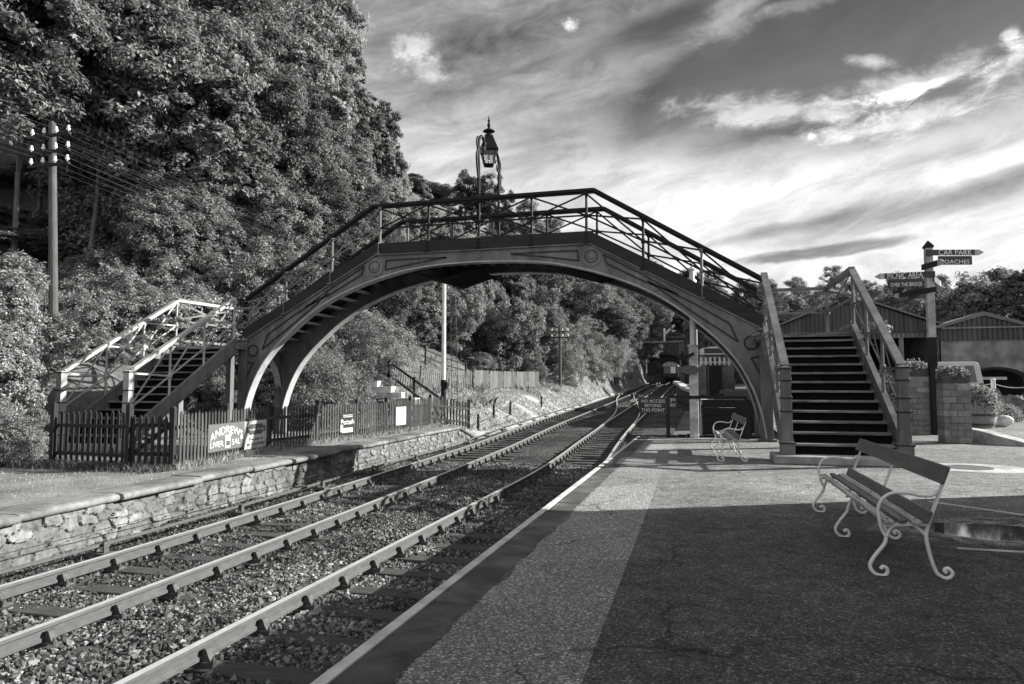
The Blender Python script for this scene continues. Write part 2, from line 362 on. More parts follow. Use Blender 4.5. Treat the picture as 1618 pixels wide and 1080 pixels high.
def H(x,y,rough=True):
    x=np.asarray(x,float); y=np.asarray(y,float); x,y=np.broadcast_arrays(x,y)
    zt=zrv(y)
    bed=zt-.34
    # ---- left of the tracks
    wl=sm(26,33,y)                                   # 0 beside the old platform, 1 along the grass bank
    d1=-16.8-x
    flat=-.27+.0*x+np.where(d1>0,.62*d1-.25*np.maximum(0,d1-26),0)
    d=XL(y)-x
    bank=bed+.1+np.where(d>0,np.minimum(.62*d,.85+.2*d),0)+np.where(d>8.5,.52*(d-8.5),0)
    cl=sm(62,78,y)
    bank=bank+cl*np.clip((d-.6)*2.0,0,11)
    leftz=flat*(1-wl)+bank*wl
    # ---- right of the tracks
    wr=sm(20.6,21.4,y)
    yard=-.08+.028*np.maximum(0,y-20)+.0*x
    rz2=bed*1.0
    edge=2.1
    right_far=np.where(x>edge,yard,np.where(x>edge-.5,bed+(yard-bed)*(x-edge+.5)/.5,bed))
    right_near=np.where(x>-1.55,-.08,bed)
    rightz=right_near*(1-wr)+right_far*wr
    z=np.where(x<XL(y),leftz,np.where(x<-1.7,bed,rightz))
    # hill on the right, far off
    dr=np.maximum(0,x-58)*sm(90,60,y)*.2+np.maximum(0,y-62)*sm(6,14,x)
    z=z+np.minimum(.05*np.maximum(0,dr)*sm(2,10,x),3.5)
    # hill the tunnel runs into
    hill=sm(138.5,140.5,y)*(10.5+np.minimum(.30*(y-140),9))*sm(40,14,x); z=np.where(y>138.5,np.maximum(z,hill+zt*.0),z)
    z=np.minimum(z,46+.1*np.abs(x))
    if rough:
        a=sm(0,5,-16.8-x)+wl*sm(0.2,3,d)*.6+sm(30,60,y)*sm(3,8,x)
        z=z+a*(fbm(x*.35,y*.35,3)-.47)*1.3+cl*sm(.8,3,d)*(1-sm(8,14,d))*(fbm(x*.9,y*.9,9)-.5)*3.0
    return z
def hz_(x,y): return float(H(x,y))
gx=np.concatenate([np.arange(-400,-60,20),np.arange(-60,-18,1.0),np.arange(-18,6,.5),np.arange(6,60,1.5),np.arange(60,420,20)])
gy=np.concatenate([np.arange(-120,-6,12),np.arange(-6,45,.6),np.arange(45,138,1.2),np.arange(138,142,.35),np.arange(142,200,4),np.arange(200,620,30)])
GX,GY=np.meshgrid(gx,gy); GZ=H(GX,GY)
nx,ny=len(gx),len(gy); ii=np.arange(nx*ny).reshape(ny,nx)
Fq=np.stack([ii[:-1,:-1].ravel(),ii[:-1,1:].ravel(),ii[1:,1:].ravel(),ii[1:,:-1].ravel()],1)
def groundmat():
    m=bpy.data.materials.new('ground_soil'); m.use_nodes=True; T=NT(m.node_tree); p=T.n['Principled BSDF']; p.inputs['Roughness'].default_value=.95
    g=T.node('ShaderNodeNewGeometry'); P=g.outputs['Position']; sx=T.node('ShaderNodeSeparateXYZ'); T.l.new(P,sx.inputs[0]); sn=T.node('ShaderNodeSeparateXYZ'); T.l.new(g.outputs['True Normal'],sn.inputs[0])
    n1=T.noise(P,.5,6,.65); n2=T.noise(P,6,5,.7)
    gr=T.m('MULTIPLY',T.maprange(n1,.3,.7,.05,.11),T.maprange(n2,.3,.7,.5,1.5))
    # pale dry grass along the bank beside the line
    bank=T.m('MULTIPLY',T.maprange(sx.outputs[0],-19,-15,0,1),T.maprange(sx.outputs[1],24,28,0,1)); bank=T.m('MULTIPLY',bank,T.maprange(sx.outputs[0],-8.9,-9.1,0,1)); bank=T.m('MINIMUM',T.m('MAXIMUM',bank,0),1)
    pale=T.m('MULTIPLY',T.maprange(n2,.3,.7,.15,.34),T.maprange(n1,.35,.65,.5,1.25))
    c=T.m('ADD',T.m('MULTIPLY',gr,T.m('SUBTRACT',1,bank)),T.m('MULTIPLY',pale,bank))
    # bare rock where it is steep
    n3=T.noise(P,1.1,7,.7); rk=T.maprange(n3,.35,.65,.03,.17); st=T.m('MINIMUM',T.m('MAXIMUM',T.maprange(sn.outputs[2],.80,.62,0,1),0),1)
    st=T.m('MULTIPLY',st,T.maprange(sx.outputs[1],60,68,0,1)); st=T.m('MINIMUM',T.m('MAXIMUM',st,0),1)
    c=T.m('ADD',T.m('MULTIPLY',c,T.m('SUBTRACT',1,st)),T.m('MULTIPLY',rk,st))
    T.put(p.inputs[0],T.comb(c,c,c)); b=T.node('ShaderNodeBump'); b.inputs['Strength'].default_value=.8; b.inputs['Distance'].default_value=.12
    T.put(b.inputs['Height'],T.noise(P,5,6,.7)); T.l.new(b.outputs[0],p.inputs['Normal']); return m
mesh_np('ground',np.stack([GX.ravel(),GY.ravel(),GZ.ravel()],1),Fq,groundmat(),kind='structure',smooth=True)

# ---------------------------------------------------------------- rails and tracks
cL=[(-4,-6.35),(7,-6.37),(11,-6.55),(15,-6.78),(20,-7.08),(25,-7.45),(33,-7.78),(46,-7.75),(58,-7.8),(76,-7.95),(108,-8.6),(141,-8.35)]
cR=[(-4,-3.25),(19,-3.25),(24,-3.75),(33.7,-4.0),(55,-4.25),(71,-4.5),(95,-4.9),(141,-5.0)]
def dense(tab,y0,y1,st):
    ys=np.arange(y0,y1+st*.5,st); k=np.array([p[0] for p in tab]); v=np.array([p[1] for p in tab])
    xs=np.interp(ys,k,v); w=np.ones(9)/9; xp=np.pad(xs,4,mode='edge'); xs=np.convolve(xp,w,'valid'); return ys,xs
HEADP=[(-.035,0),(.035,0),(.037,-.03),(.012,-.045),(.012,-.10),(.03,-.115),(.03,-.14),(-.03,-.14),(-.03,-.115),(-.012,-.10),(-.012,-.045),(-.037,-.03)]
def rail(pts,parent,name='rail'):
    P=[Vector(p) for p in pts]; V=[];F=[];n=len(HEADP)
    for i,p in enumerate(P):
        t=P[min(i+1,len(P)-1)]-P[max(i-1,0)]; t.z=0; t.normalize(); s=Vector((t.y,-t.x,0))
        for a,b in HEADP: V.append(p+s*a+Vector((0,0,b)))
    for i in range(len(P)-1):
        for k in range(n): F.append((i*n+k,i*n+(k+1)%n,(i+1)*n+(k+1)%n,(i+1)*n+k))
    F.append(tuple(range(n))); F.append(tuple((len(P)-1)*n+k for k in range(n))[::-1])
    mb=MB(); mb.add(V,F); o=mb.build(name,M['rail'],parent); o.data.materials.append(M['railtop'])
    for q in o.data.polygons:
        if q.normal.z>.9: q.material_index=1
    return o
def chair_mb(at,s,T_):   # cast rail chair with jaws either side of the rail
    mb=MB(); t=T_; sd=Vector((t.y,-t.x,0)); at=Vector(at)
    def bx(a,b,c,d):  # offset across, offset z, width across, height, length .10
        mb.beam(at+sd*a+Vector((0,0,b))-t*.06,at+sd*a+Vector((0,0,b))+t*.06,c,d)
    bx(0,-.165,.31,.04)
    for q in(-1,1):
        V=[at+sd*(q*x)+Vector((0,0,z)) for x,z in((.030,-.145),(.118,-.145),(.092,-.11),(.07,-.055),(.045,-.045),(.030,-.065))]
        mb.prism([v-t*.035 for v in V],t*.07)
        for e in(-.045,.045): mb.lathe(at+sd*(q*.15)+t*e+Vector((0,0,-.15)),[(.022,0),(.022,.03),(.012,.035),(.012,.05)],6)
    return mb
rnd=random.Random(5)
def track(label,tab,y0,y1,nkeep,ry):
    t=thing('railway_track',label,'railway track',(float(np.interp(10,[p[0] for p in tab],[p[1] for p in tab])),10,-.9))
    ys,xs=dense(tab,y0,y1,1.0)
    for s in(-1,1):
        rail([(x+s*.7525,y,zr(y)) for x,y in zip(xs,ys)],t)
    yy=np.arange(y0+.4,y1-.5,.76); far=MB(); k=0
    for y in yy:
        x=float(np.interp(y,ys,xs)); z=zr(y)-.185
        sl=MB(); L=2.6; c=Vector((x+rnd.uniform(-.04,.04),y+rnd.uniform(-.03,.03),z-.06)); a=rnd.uniform(-.012,.012)
        sl.box(c,(L,.255,.125),a)
        if k<nkeep and y>1.5:
            so_=sl.build('sleeper',M['sleeper'],t,bevel=.012)
            for s in(-1,1):
                chair_mb((x+s*.7525,y,zr(y)),s,Vector((0,1,0))).build('rail_chair',M['chair'],so_)
            k+=1
        else:
            far.v,far.f=far.v,far.f; far.add(sl.v,sl.f)
            if y>1.5 and y<70:
                for s in(-1,1): far.box((x+s*.7525,y,zr(y)-.1),(.26,.11,.12))
    o=far.build('far_sleepers',M['sleeper'],t); o['kind']='stuff'
    return t
track('left hand railway track beside the old stone platform, laid on bull-head rails and chairs',cL,-3,141,46,0)
track('right hand railway track running along the foot of the asphalt platform',cR,-3,141,46,0)
def crossover(label,pts):
    t=thing('crossover_rail',label,'railway track',(pts[0][0],pts[0][1],pts[0][2]))
    P=spline(pts,6); rail([(p[0],p[1],p[2]+.004) for p in P],t)
crossover('curved crossover rail swinging left onto the left hand track before the tunnel',[(-4.66,30,-.56),(-4.73,33,-.48),(-5.19,43,-.19),(-6.22,53.2,.11),(-7.5,64,.42),(-8.3,74.6,.73),(-8.6,87,1.09),(-8.25,111,1.8)])
crossover('curved crossover rail leaving the right hand track behind the no access board',[(-3.05,27,-.6),(-3.18,29.8,-.57),(-3.46,39,-.3),(-3.85,45,-.13),(-4.89,55.2,.17),(-6.2,66.8,.5),(-7.0,76.5,.78),(-7.45,95,1.32),(-7.2,128,2.3)])
# siding on the right in front of the tunnel
ys=np.arange(52,120,3.)
t=thing('siding_track','short siding track on the right leading to the tunnel mouth','railway track',(-2,60,.2))
for s in(-1,1): rail([(-1.6-(y-52)*.012+s*.75,y,zr(y)) for y in ys],t)
mb=MB()
for y in np.arange(52,118,.8): mb.box((-1.6-(y-52)*.012,y,zr(y)-.25),(2.5,.25,.12))
o=mb.build('sleepers',M['sleeper'],t); o['kind']='stuff'
# point rodding / signal wire run beside the left track
r2n=lambda y: float(np.interp(y,[p[0] for p in cL],[p[1] for p in cL]))-.7525
rt=thing('point_rodding','thin steel point rodding on stools beneath the old platform wall','point rodding',(-8,8,-.75))
mb=MB(); mb.tube([(r2n(y)-.62-.12*sm(5,20,y),y,zr(y)-.02) for y in np.arange(-2,70,1.)],.028,6); mb.build('rod',M['rail'],rt)
mb=MB(); mb.tube([(r2n(y)-.95-.1*sm(5,20,y),y,zr(y)+.10) for y in np.arange(-2,70,1.)],.006,4); mb.build('signal_wire',M['wire'],rt)
for y in np.arange(1.5,60,3.1):
    x=r2n(y)-.62-.12*float(sm(5,20,y)); mb=MB(); mb.box((x,y,zr(y)-.14),(.3,.2,.05)); mb.box((x-.07,y,zr(y)-.06),(.02,.08,.16)); mb.box((x+.07,y,zr(y)-.06),(.02,.08,.16)); mb.lathe((x-.06,y,zr(y)-.02),[(.035,0),(.035,.12)],8,(1,0,0)); mb.build('rodding_stool',M['chair'],rt)
# ---------------------------------------------------------------- ballast: bed and loose stones
bx=np.arange(-9.3,-1.2,.16); by=np.arange(-4,60,.16)
BX,BY=np.meshgrid(bx,by)
ctrL=np.interp(BY,[p[0] for p in cL],[p[1] for p in cL]); ctrR=np.interp(BY,[p[0] for p in cR],[p[1] for p in cR])
def bedz(x,y):
    cl_=np.interp(y,[p[0] for p in cL],[p[1] for p in cL]); cr_=np.interp(y,[p[0] for p in cR],[p[1] for p in cR])
    mid=np.exp(-((x-(cl_+cr_)/2)/.55)**2)*.045
    a=np.minimum(np.abs(x-cl_),np.abs(x-cr_)); low=-.012*sm(.9,.2,a)
    return zrv(y)-.208+mid+low+(fbm(x*2.2,y*2.2,21,3)-.45)*.10
BZ=bedz(BX,BY); nx,ny=len(bx),len(by); ii=np.arange(nx*ny).reshape(ny,nx)
Fb=np.stack([ii[:-1,:-1].ravel(),ii[:-1,1:].ravel(),ii[1:,1:].ravel(),ii[1:,:-1].ravel()],1)
def ballastmat(name,island):
    m=bpy.data.materials.new(name); m.use_nodes=True; T=NT(m.node_tree); p=T.n['Principled BSDF']; p.inputs['Roughness'].default_value=.85; p.inputs['Specular IOR Level'].default_value=.25
    g=T.node('ShaderNodeNewGeometry'); P=g.outputs['Position']
    big=T.noise(P,.45,3,.5); sx=T.node('ShaderNodeSeparateXYZ'); T.l.new(P,sx.inputs[0])
    patch=T.maprange(big,.38,.62,.32,1.05)
    if island: c=T.m('MULTIPLY',T.ramp(g.outputs['Random Per Island'],[(0,.03),(.35,.065),(.7,.13),(.93,.25),(1,.36)]),patch)
    else:
        v=T.node('ShaderNodeTexVoronoi'); T.put(v.inputs['Vector'],P); v.inputs['Scale'].default_value=20
        sc_=T.node('ShaderNodeSeparateColor'); T.l.new(v.outputs['Color'],sc_.inputs[0])
        c=T.m('MULTIPLY',T.m('MULTIPLY',T.ramp(sc_.outputs[0],[(0,.03),(.5,.08),(.9,.22),(1,.32)]),T.maprange(v.outputs['Distance'],.0,.6,1.1,.25)),patch)
        b=T.node('ShaderNodeBump'); b.inputs['Strength'].default_value=1; b.inputs['Distance'].default_value=.04; b.invert=True
        T.put(b.inputs['Height'],v.outputs['Distance']); T.l.new(b.outputs[0],p.inputs['Normal'])
    T.put(p.inputs[0],T.comb(c,c,c)); return m
mesh_np('ballast_bed',np.stack([BX.ravel(),BY.ravel(),BZ.ravel()],1),Fb,ballastmat('ballast_fines',False),kind='structure',smooth=True)
rs=np.random.RandomState(11)
def stones(n,xy,size,seed):
    rs=np.random.RandomState(seed); base=np.array([(i,j,k) for k in(-1,1) for j in(-1,1) for i in(-1,1)],float)
    quad=np.array([(0,2,3,1),(4,5,7,6),(0,1,5,4),(2,6,7,3),(0,4,6,2),(1,3,7,5)])
    V=base[None]*(1+rs.uniform(-.45,.35,(n,8,3)))*rs.uniform(.6,1.25,(n,1,3))
    s=size*rs.lognormal(0,.25,(n,1,1))
    q=rs.normal(size=(n,4)); q/=np.linalg.norm(q,axis=1,keepdims=True); w,x,y,z=q.T
    Rm=np.stack([1-2*(y*y+z*z),2*(x*y-z*w),2*(x*z+y*w),2*(x*y+z*w),1-2*(x*x+z*z),2*(y*z-x*w),2*(x*z-y*w),2*(y*z+x*w),1-2*(x*x+y*y)],1).reshape(n,3,3)
    V=np.einsum('nij,nkj->nki',Rm,V*s*.5)
    V=V+xy[:,None,:]
    F=(quad[None]+8*np.arange(n)[:,None,None]).reshape(-1,4)
    return V.reshape(-1,3),F
n=150000
u=rs.uniform(size=n); ysx=2.6+ (u**1.5)*17.5
xsx=rs.uniform(-9.1,-1.6,n)
clx=np.interp(ysx,[p[0] for p in cL],[p[1] for p in cL]); crx=np.interp(ysx,[p[0] for p in cR],[p[1] for p in cR])
# fewer stones on the sleepers and hard against the rails
ph=((ysx-(-3+.4))%.76); onsl=(np.minimum(ph,.76-ph)<.11)&((np.abs(xsx-clx)<1.28)|(np.abs(xsx-crx)<1.28))
rl=np.minimum(np.minimum(abs(xsx-clx-.7525),abs(xsx-clx+.7525)),np.minimum(abs(xsx-crx-.7525),abs(xsx-crx+.7525)))<.06
keep=(~rl)&((~onsl)|(rs.uniform(size=n)<.16))&(ysx<20)
xsx,ysx=xsx[keep],ysx[keep]; zz=bedz(xsx,ysx)+rs.uniform(.0,.022,len(xsx))
Vs,Fs=stones(len(xsx),np.stack([xsx,ysx,zz],1),.030,12)
mesh_np('ballast_stones',Vs,Fs,ballastmat('ballast_stone',True),kind='stuff')
del Vs,Fs
# ---------------------------------------------------------------- the asphalt platform
def asphalt():
    m=bpy.data.materials.new('asphalt'); m.use_nodes=True; T=NT(m.node_tree); p=T.n['Principled BSDF']
    g=T.node('ShaderNodeNewGeometry'); P=g.outputs['Position']; sx=T.node('ShaderNodeSeparateXYZ'); T.l.new(P,sx.inputs[0]); X,Y,_=sx.outputs
    n1=T.noise(P,.55,5,.6); n2=T.noise(P,90,3,.7); n3=T.noise(P,5,6,.65); v=T.node('ShaderNodeTexVoronoi'); T.put(v.inputs['Vector'],P); v.inputs['Scale'].default_value=85
    sc_=T.node('ShaderNodeSeparateColor'); T.l.new(v.outputs['Color'],sc_.inputs[0])
    grain=T.m('MULTIPLY',T.ramp(sc_.outputs[0],[(0,.45),(.55,.9),(.88,1.5),(1,3.2)]),T.maprange(n2,.3,.7,.65,1.35))
    # lighter resurfaced strip beside the edge stones, with a straight right side and a ragged left one
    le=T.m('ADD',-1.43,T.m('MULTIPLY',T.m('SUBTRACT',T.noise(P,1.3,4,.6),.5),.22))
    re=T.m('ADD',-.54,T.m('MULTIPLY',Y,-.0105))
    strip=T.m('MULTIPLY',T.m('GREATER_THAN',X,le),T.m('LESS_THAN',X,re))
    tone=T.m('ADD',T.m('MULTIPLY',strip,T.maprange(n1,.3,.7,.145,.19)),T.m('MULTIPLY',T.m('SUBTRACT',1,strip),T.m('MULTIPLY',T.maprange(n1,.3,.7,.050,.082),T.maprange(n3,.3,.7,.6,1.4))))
    # sunlit part beyond the shade edge: its extra brightness is painted into the tone
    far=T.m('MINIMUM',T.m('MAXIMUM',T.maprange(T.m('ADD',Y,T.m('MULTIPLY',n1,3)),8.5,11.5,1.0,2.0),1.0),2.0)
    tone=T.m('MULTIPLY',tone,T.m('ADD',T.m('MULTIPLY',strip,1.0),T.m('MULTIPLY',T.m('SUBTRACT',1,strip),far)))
    ve=T.node('ShaderNodeTexVoronoi',feature='DISTANCE_TO_EDGE'); wv=T.node('ShaderNodeVectorMath',operation='ADD'); T.put(wv.inputs[0],P); nz=T.node('ShaderNodeTexNoise'); T.put(nz.inputs['Vector'],P); nz.inputs['Scale'].default_value=2.5; nz.inputs['Detail'].default_value=5; vm=T.node('ShaderNodeVectorMath',operation='SCALE'); T.l.new(nz.outputs['Color'],vm.inputs[0]); vm.inputs['Scale'].default_value=.55; T.l.new(vm.outputs[0],wv.inputs[1]); T.put(ve.inputs['Vector'],wv.outputs[0]); ve.inputs['Scale'].default_value=.42
    ck=T.m('MINIMUM',T.m('MAXIMUM',T.maprange(ve.outputs['Distance'],.004,.010,.5,1.0),.5),1.0); ck=T.m('MAXIMUM',ck,T.m('MULTIPLY',T.m('GREATER_THAN',T.noise(P,.7,2,.5),.52),1.0))
    vp=T.node('ShaderNodeTexVoronoi'); T.put(vp.inputs['Vector'],wv.outputs[0]); vp.inputs['Scale'].default_value=.28; sp_=T.node('ShaderNodeSeparateColor'); T.l.new(vp.outputs['Color'],sp_.inputs[0])
    tone=T.m('MULTIPLY',T.m('MULTIPLY',tone,ck),T.maprange(sp_.outputs[0],0,1,.82,1.16))
    c=T.m('MULTIPLY',tone,grain); 
    # shallow puddle and damp round it
    def ell(cx,cy,rx,ry):
        w=T.noise(P,1.6,4,.6); a=T.m('DIVIDE',T.m('SUBTRACT',X,cx),rx); b=T.m('DIVIDE',T.m('SUBTRACT',Y,cy),ry)
        return T.m('SUBTRACT',T.m('ADD',T.m('MULTIPLY',a,a),T.m('MULTIPLY',b,b)),T.m('MULTIPLY',T.m('SUBTRACT',w,.5),2.2))
    e=T.m('MINIMUM',ell(2.95,7.85,1.0,.55),ell(4.3,8.25,1.2,.7)); wet=T.m('MINIMUM',T.m('MAXIMUM',T.maprange(e,1.0,.75,0,1),0),1); damp=T.m('MINIMUM',T.m('MAXIMUM',T.maprange(e,2.2,1.0,0,1),0),1)
    grit=T.m('MULTIPLY',T.m('SUBTRACT',damp,wet),T.maprange(n3,.45,.58,0,1)); 
    c=T.m('ADD',T.m('MULTIPLY',c,T.m('SUBTRACT',1,T.m('MULTIPLY',wet,.6))),T.m('MULTIPLY',T.m('MAXIMUM',grit,0),T.m('MULTIPLY',grain,.13)))
    T.put(p.inputs[0],T.comb(c,c,c)); T.put(p.inputs['Roughness'],T.m('SUBTRACT',.85,T.m('MULTIPLY',wet,.81))); T.put(p.inputs['Specular IOR Level'],T.m('ADD',.2,T.m('MULTIPLY',wet,.4)))
    b=T.node('ShaderNodeBump'); b.inputs['Distance'].default_value=.006; T.put(b.inputs['Strength'],T.m('MULTIPLY',T.m('SUBTRACT',1,wet),.8)); T.put(b.inputs['Height'],T.m('ADD',sc_.outputs[0],T.m('MULTIPLY',n2,1.0))); T.l.new(b.outputs[0],p.inputs['Normal'])
    return m
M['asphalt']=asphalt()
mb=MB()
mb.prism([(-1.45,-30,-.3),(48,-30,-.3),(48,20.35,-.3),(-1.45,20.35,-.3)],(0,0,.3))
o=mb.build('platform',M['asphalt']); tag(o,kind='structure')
# yard beyond the platform end on the right
gx2=np.arange(2.15,49,1.2); gy2=np.arange(20.35,58,1.2); A,B=np.meshgrid(gx2,gy2); Cz=np.maximum(H(A,B,False),-.08+.028*(B-20))+.085
nx,ny=len(gx2),len(gy2); ii=np.arange(nx*ny).reshape(ny,nx)
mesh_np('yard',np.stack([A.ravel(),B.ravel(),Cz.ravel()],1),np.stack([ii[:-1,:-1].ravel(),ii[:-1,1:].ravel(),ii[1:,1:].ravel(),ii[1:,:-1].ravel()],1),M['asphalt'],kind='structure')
# edge stones with joints, white edge line on them
pe=MB(); y=-6.; rr=random.Random(3)
edges=[]
while y<20.2:
    L=min(rr.uniform(1.0,1.6),20.32-y); pe.box((-1.625,y+L/2,-.056+rr.uniform(-.003,.002)),(.37,L-.018,.11)); y+=L
o=pe.build('platform_edge_stones',M['slab'],bevel=.01); tag(o,kind='structure')
mb=MB(); mb.box((-1.57,7,-.45),(.2,26.6,.66)); o=mb.build('platform_wall',M['stone']); tag(o,kind='structure')
def linemat():
    m=mat('line_paint',.45,.7,.18,7,stain=(5,.75)); return m
M['line']=linemat()
mb=MB(); mb.box((-1.77,7.1,.0015),(.072,26.3,.012)); o=mb.build('white_edge_line',M['line']); tag(o,kind='structure')
mb=MB(); mb.box((2.9,6.96,.003),(1.55,.055,.006),-.02); mb.box((3.05,9.33,.003),(1.1,.06,.006),-.80); o=mb.build('bay_lines',M['line']); tag(o,kind='structure')
mh=thing('manhole_cover','round manhole cover set in a pale concrete patch on the platform','manhole cover',(4.55,13.9,0))
mb=MB(); mb.lathe((4.55,13.9,.002),[(.95,0),(.93,.008)],14,sx=1,sy=.8); mb.build('concrete_surround',M['stone'],mh)
mb=MB(); mb.lathe((4.45,13.9,.010),[(.38,0),(.38,.006),(.33,.006),(.33,.002)],24); mb.build('cover',M['chair'],mh)
# ---------------------------------------------------------------- the old stone platform on the left
eL=[(-4,-8.0),(3,-8.1),(6.5,-8.3),(10,-8.62),(12.6,-8.78),(15,-9.0),(20,-9.27),(24.5,-9.5),(29.4,-9.6)]
ex=lambda y: float(np.interp(y,[p[0] for p in eL],[p[1] for p in eL]))
ZP=-.2
def capz(y): return ZP if y<27.0 else ZP-(y-27.0)/2.4*.60
# rubble wall: every stone stands proud by its own amount
wy=np.arange(-3.5,29.4,.022); wz=np.linspace(-1.08,-.30,34)
seeds=[];rs=np.random.RandomState(4)
cy=0; 
rows=[-.98,-.82,-.66,-.50,-.36]
for r in rows:
    yq=-4+rs.uniform(0,.3)
    while yq<31: 
        seeds.append((yq,r+rs.uniform(-.045,.045))); yq+=rs.uniform(.16,.52)
S=np.array(seeds); sv=rs.uniform(size=len(S))
WY,WZ=np.meshgrid(wy,wz); P=np.stack([WY.ravel(),WZ.ravel()],1)
P2=P+np.stack([(fbm(P[:,0]*6,P[:,1]*6,31)-.47)*.12,(fbm(P[:,0]*6,P[:,1]*6,37)-.47)*.10],1)
d1=np.full(len(P),9.);d2=np.full(len(P),9.);idx=np.zeros(len(P),int)
order=np.argsort(S[:,0]); S=S[order]; 
for a in range(0,len(P),len(wy)): # per row of samples: nearest two seeds, windowed
    q=P2[a:a+len(wy)]
    D=np.sqrt(((q[:,None,0]-S[None,:,0])*.62)**2+((q[:,None,1]-S[None,:,1])*1.35)**2)
    i2=np.argpartition(D,1,axis=1)[:,:2]; dd=np.take_along_axis(D,i2,1); k=np.argmin(dd,1)
    idx[a:a+len(wy)]=np.take_along_axis(i2,k[:,None],1)[:,0]; d1[a:a+len(wy)]=dd.min(1); d2[a:a+len(wy)]=dd.max(1)
gap=sm(.0,.028,d2-d1); tone=sv[idx]
prot=gap*(.012+.05*tone)+(fbm(P[:,0]*11,P[:,1]*11,5)-.47)*.06
xe_=np.interp(P[:,0],[p[0] for p in eL],[p[1] for p in eL])-.09
V=np.stack([xe_+prot,P[:,0],np.minimum(P[:,1],[capz(v)-.10 for v in P[:,0]])],1)
nx,ny=len(wy),len(wz); ii=np.arange(nx*ny).reshape(ny,nx)
def wallmat():
    m=bpy.data.materials.new('rubble_wall'); m.use_nodes=True; T=NT(m.node_tree); p=T.n['Principled BSDF']; p.inputs['Roughness'].default_value=.92
    at=T.node('ShaderNodeAttribute'); at.attribute_name='stone'; g=T.node('ShaderNodeNewGeometry'); n=T.noise(g.outputs['Position'],9,5,.65)
    n2=T.noise(g.outputs['Position'],1.3,4,.6)
    c=T.m('MULTIPLY',T.m('MULTIPLY',at.outputs['Fac'],T.maprange(n,.3,.7,.6,1.35)),T.maprange(n2,.35,.65,.6,1.2)); T.put(p.inputs[0],T.comb(c,c,c)); return m
w=thing('platform_wall','rubble stone wall with rounded coping along the front of the old platform','wall',(-9,12,-1))
o=mesh_np('rubble_face',V-np.array([[-9,12,-1]]),np.stack([ii[:-1,:-1].ravel(),ii[:-1,1:].ravel(),ii[1:,1:].ravel(),ii[1:,:-1].ravel()],1),wallmat(),w)
at=o.data.attributes.new('stone','FLOAT','POINT'); at.data.foreach_set('value',((.075+.095*tone)*(.72+.28*gap)).astype(np.float32))
# coping stones, rounded nose
y=-3.4; rr=random.Random(8); prof=[(-.62,-.10),(.02,-.10),(.055,-.07),(.06,-.03),(.03,.0),(-.04,.015),(-.62,.012)]
while y<29.2:
    L=rr.uniform(1.5,2.6); y1=min(y+L,29.4)
    if y<27.0<y1: y1=27.0
    dx=rr.uniform(-.03,.03); dx+= .10 if 12.4<y<14 else 0; dz=rr.uniform(-.012,.012)
    P=[[Vector((ex(q)+a+dx,q,capz(q)+b+dz)) for a,b in prof] for q in(y+.008,y1-.008)]
    mb=MB(); mb.add(P[0]+P[1],[(i,(i+1)%7,7+(i+1)%7,7+i) for i in range(7)]+[tuple(range(7))[::-1],tuple(range(7,14))]); mb.build('coping_stone',M['coping'],w,bevel=.015); y=y1
# platform top, grass and gravel
FP=[Vector((-9.95,11.5,ZP)),Vector((-10.7,15.5,ZP)),Vector((-10.42,20.8,ZP)),aty(692,669,27.2),aty(741,677,28.0)]
def topmat():
    m=bpy.data.materials.new('old_platform_surface'); m.use_nodes=True; T=NT(m.node_tree); p=T.n['Principled BSDF']; p.inputs['Roughness'].default_value=.95
    g=T.node('ShaderNodeNewGeometry'); P=g.outputs['Position']; n=T.noise(P,1.2,6,.65); n2=T.noise(P,60,3,.7)
    c=T.m('MULTIPLY',T.maprange(n,.35,.65,.07,.19),T.maprange(n2,.3,.7,.5,1.5)); T.put(p.inputs[0],T.comb(c,c,c))
    b=T.node('ShaderNodeBump'); b.inputs['Strength'].default_value=.7; b.inputs['Distance'].default_value=.02; T.put(b.inputs['Height'],n2); T.l.new(b.outputs[0],p.inputs['Normal']); return m
ys=np.linspace(-4,27.0,60); mb=MB()
mb.sheet([(ex(y)-.6,y,ZP-.002) for y in ys],[(-17.2,y,ZP-.02) for y in ys])
mb.sheet([(ex(y)-.6,y,capz(y)-.004) for y in(27.0,29.4)],[(-17.2,27.0,ZP-.02),(-13,29.4,capz(29.4)-.1)])
o=mb.build('old_platform',topmat()); tag(o,kind='structure')
# ---------------------------------------------------------------- footbridge
XC=-6.28; YN,YF=19.3,21.4; ZL=2.72
br=thing('footbridge','arched iron station footbridge with lattice parapets and a staircase at each end','footbridge',(XC,20.35,0))
half_in=[(0,5.10),(1.1,5.07),(2.2,4.96),(3.15,4.74),(4.0,4.47),(4.85,4.10),(5.6,3.64),(6.2,3.16),(6.75,2.66),(7.2,2.12),(7.5,1.58),(7.72,1.0),(7.86,.35),(7.92,-.25)]
intr=spline(half_in,4)
def gtop(u): return float(np.interp(abs(u),[0,3.3,7.95],[5.46,5.43,2.86]))
def btop(u): return gtop(u)+float(np.interp(abs(u),[0,3.3,7.9],[.35,.38,.40]))
def hrail(u): return float(np.interp(abs(u),[0,3.42,7.85],[7.03,7.0,4.27]))
arc=[(-p[0],p[1]) for p in intr[::-1]]+[(p[0],p[1]) for p in intr[1:]]
POSTS=[-6.45,-4.83,-3.2,-1.6,0,1.6,3.2,4.78,6.33]
def pt(u,y,z): return Vector((XC+u,y,z))
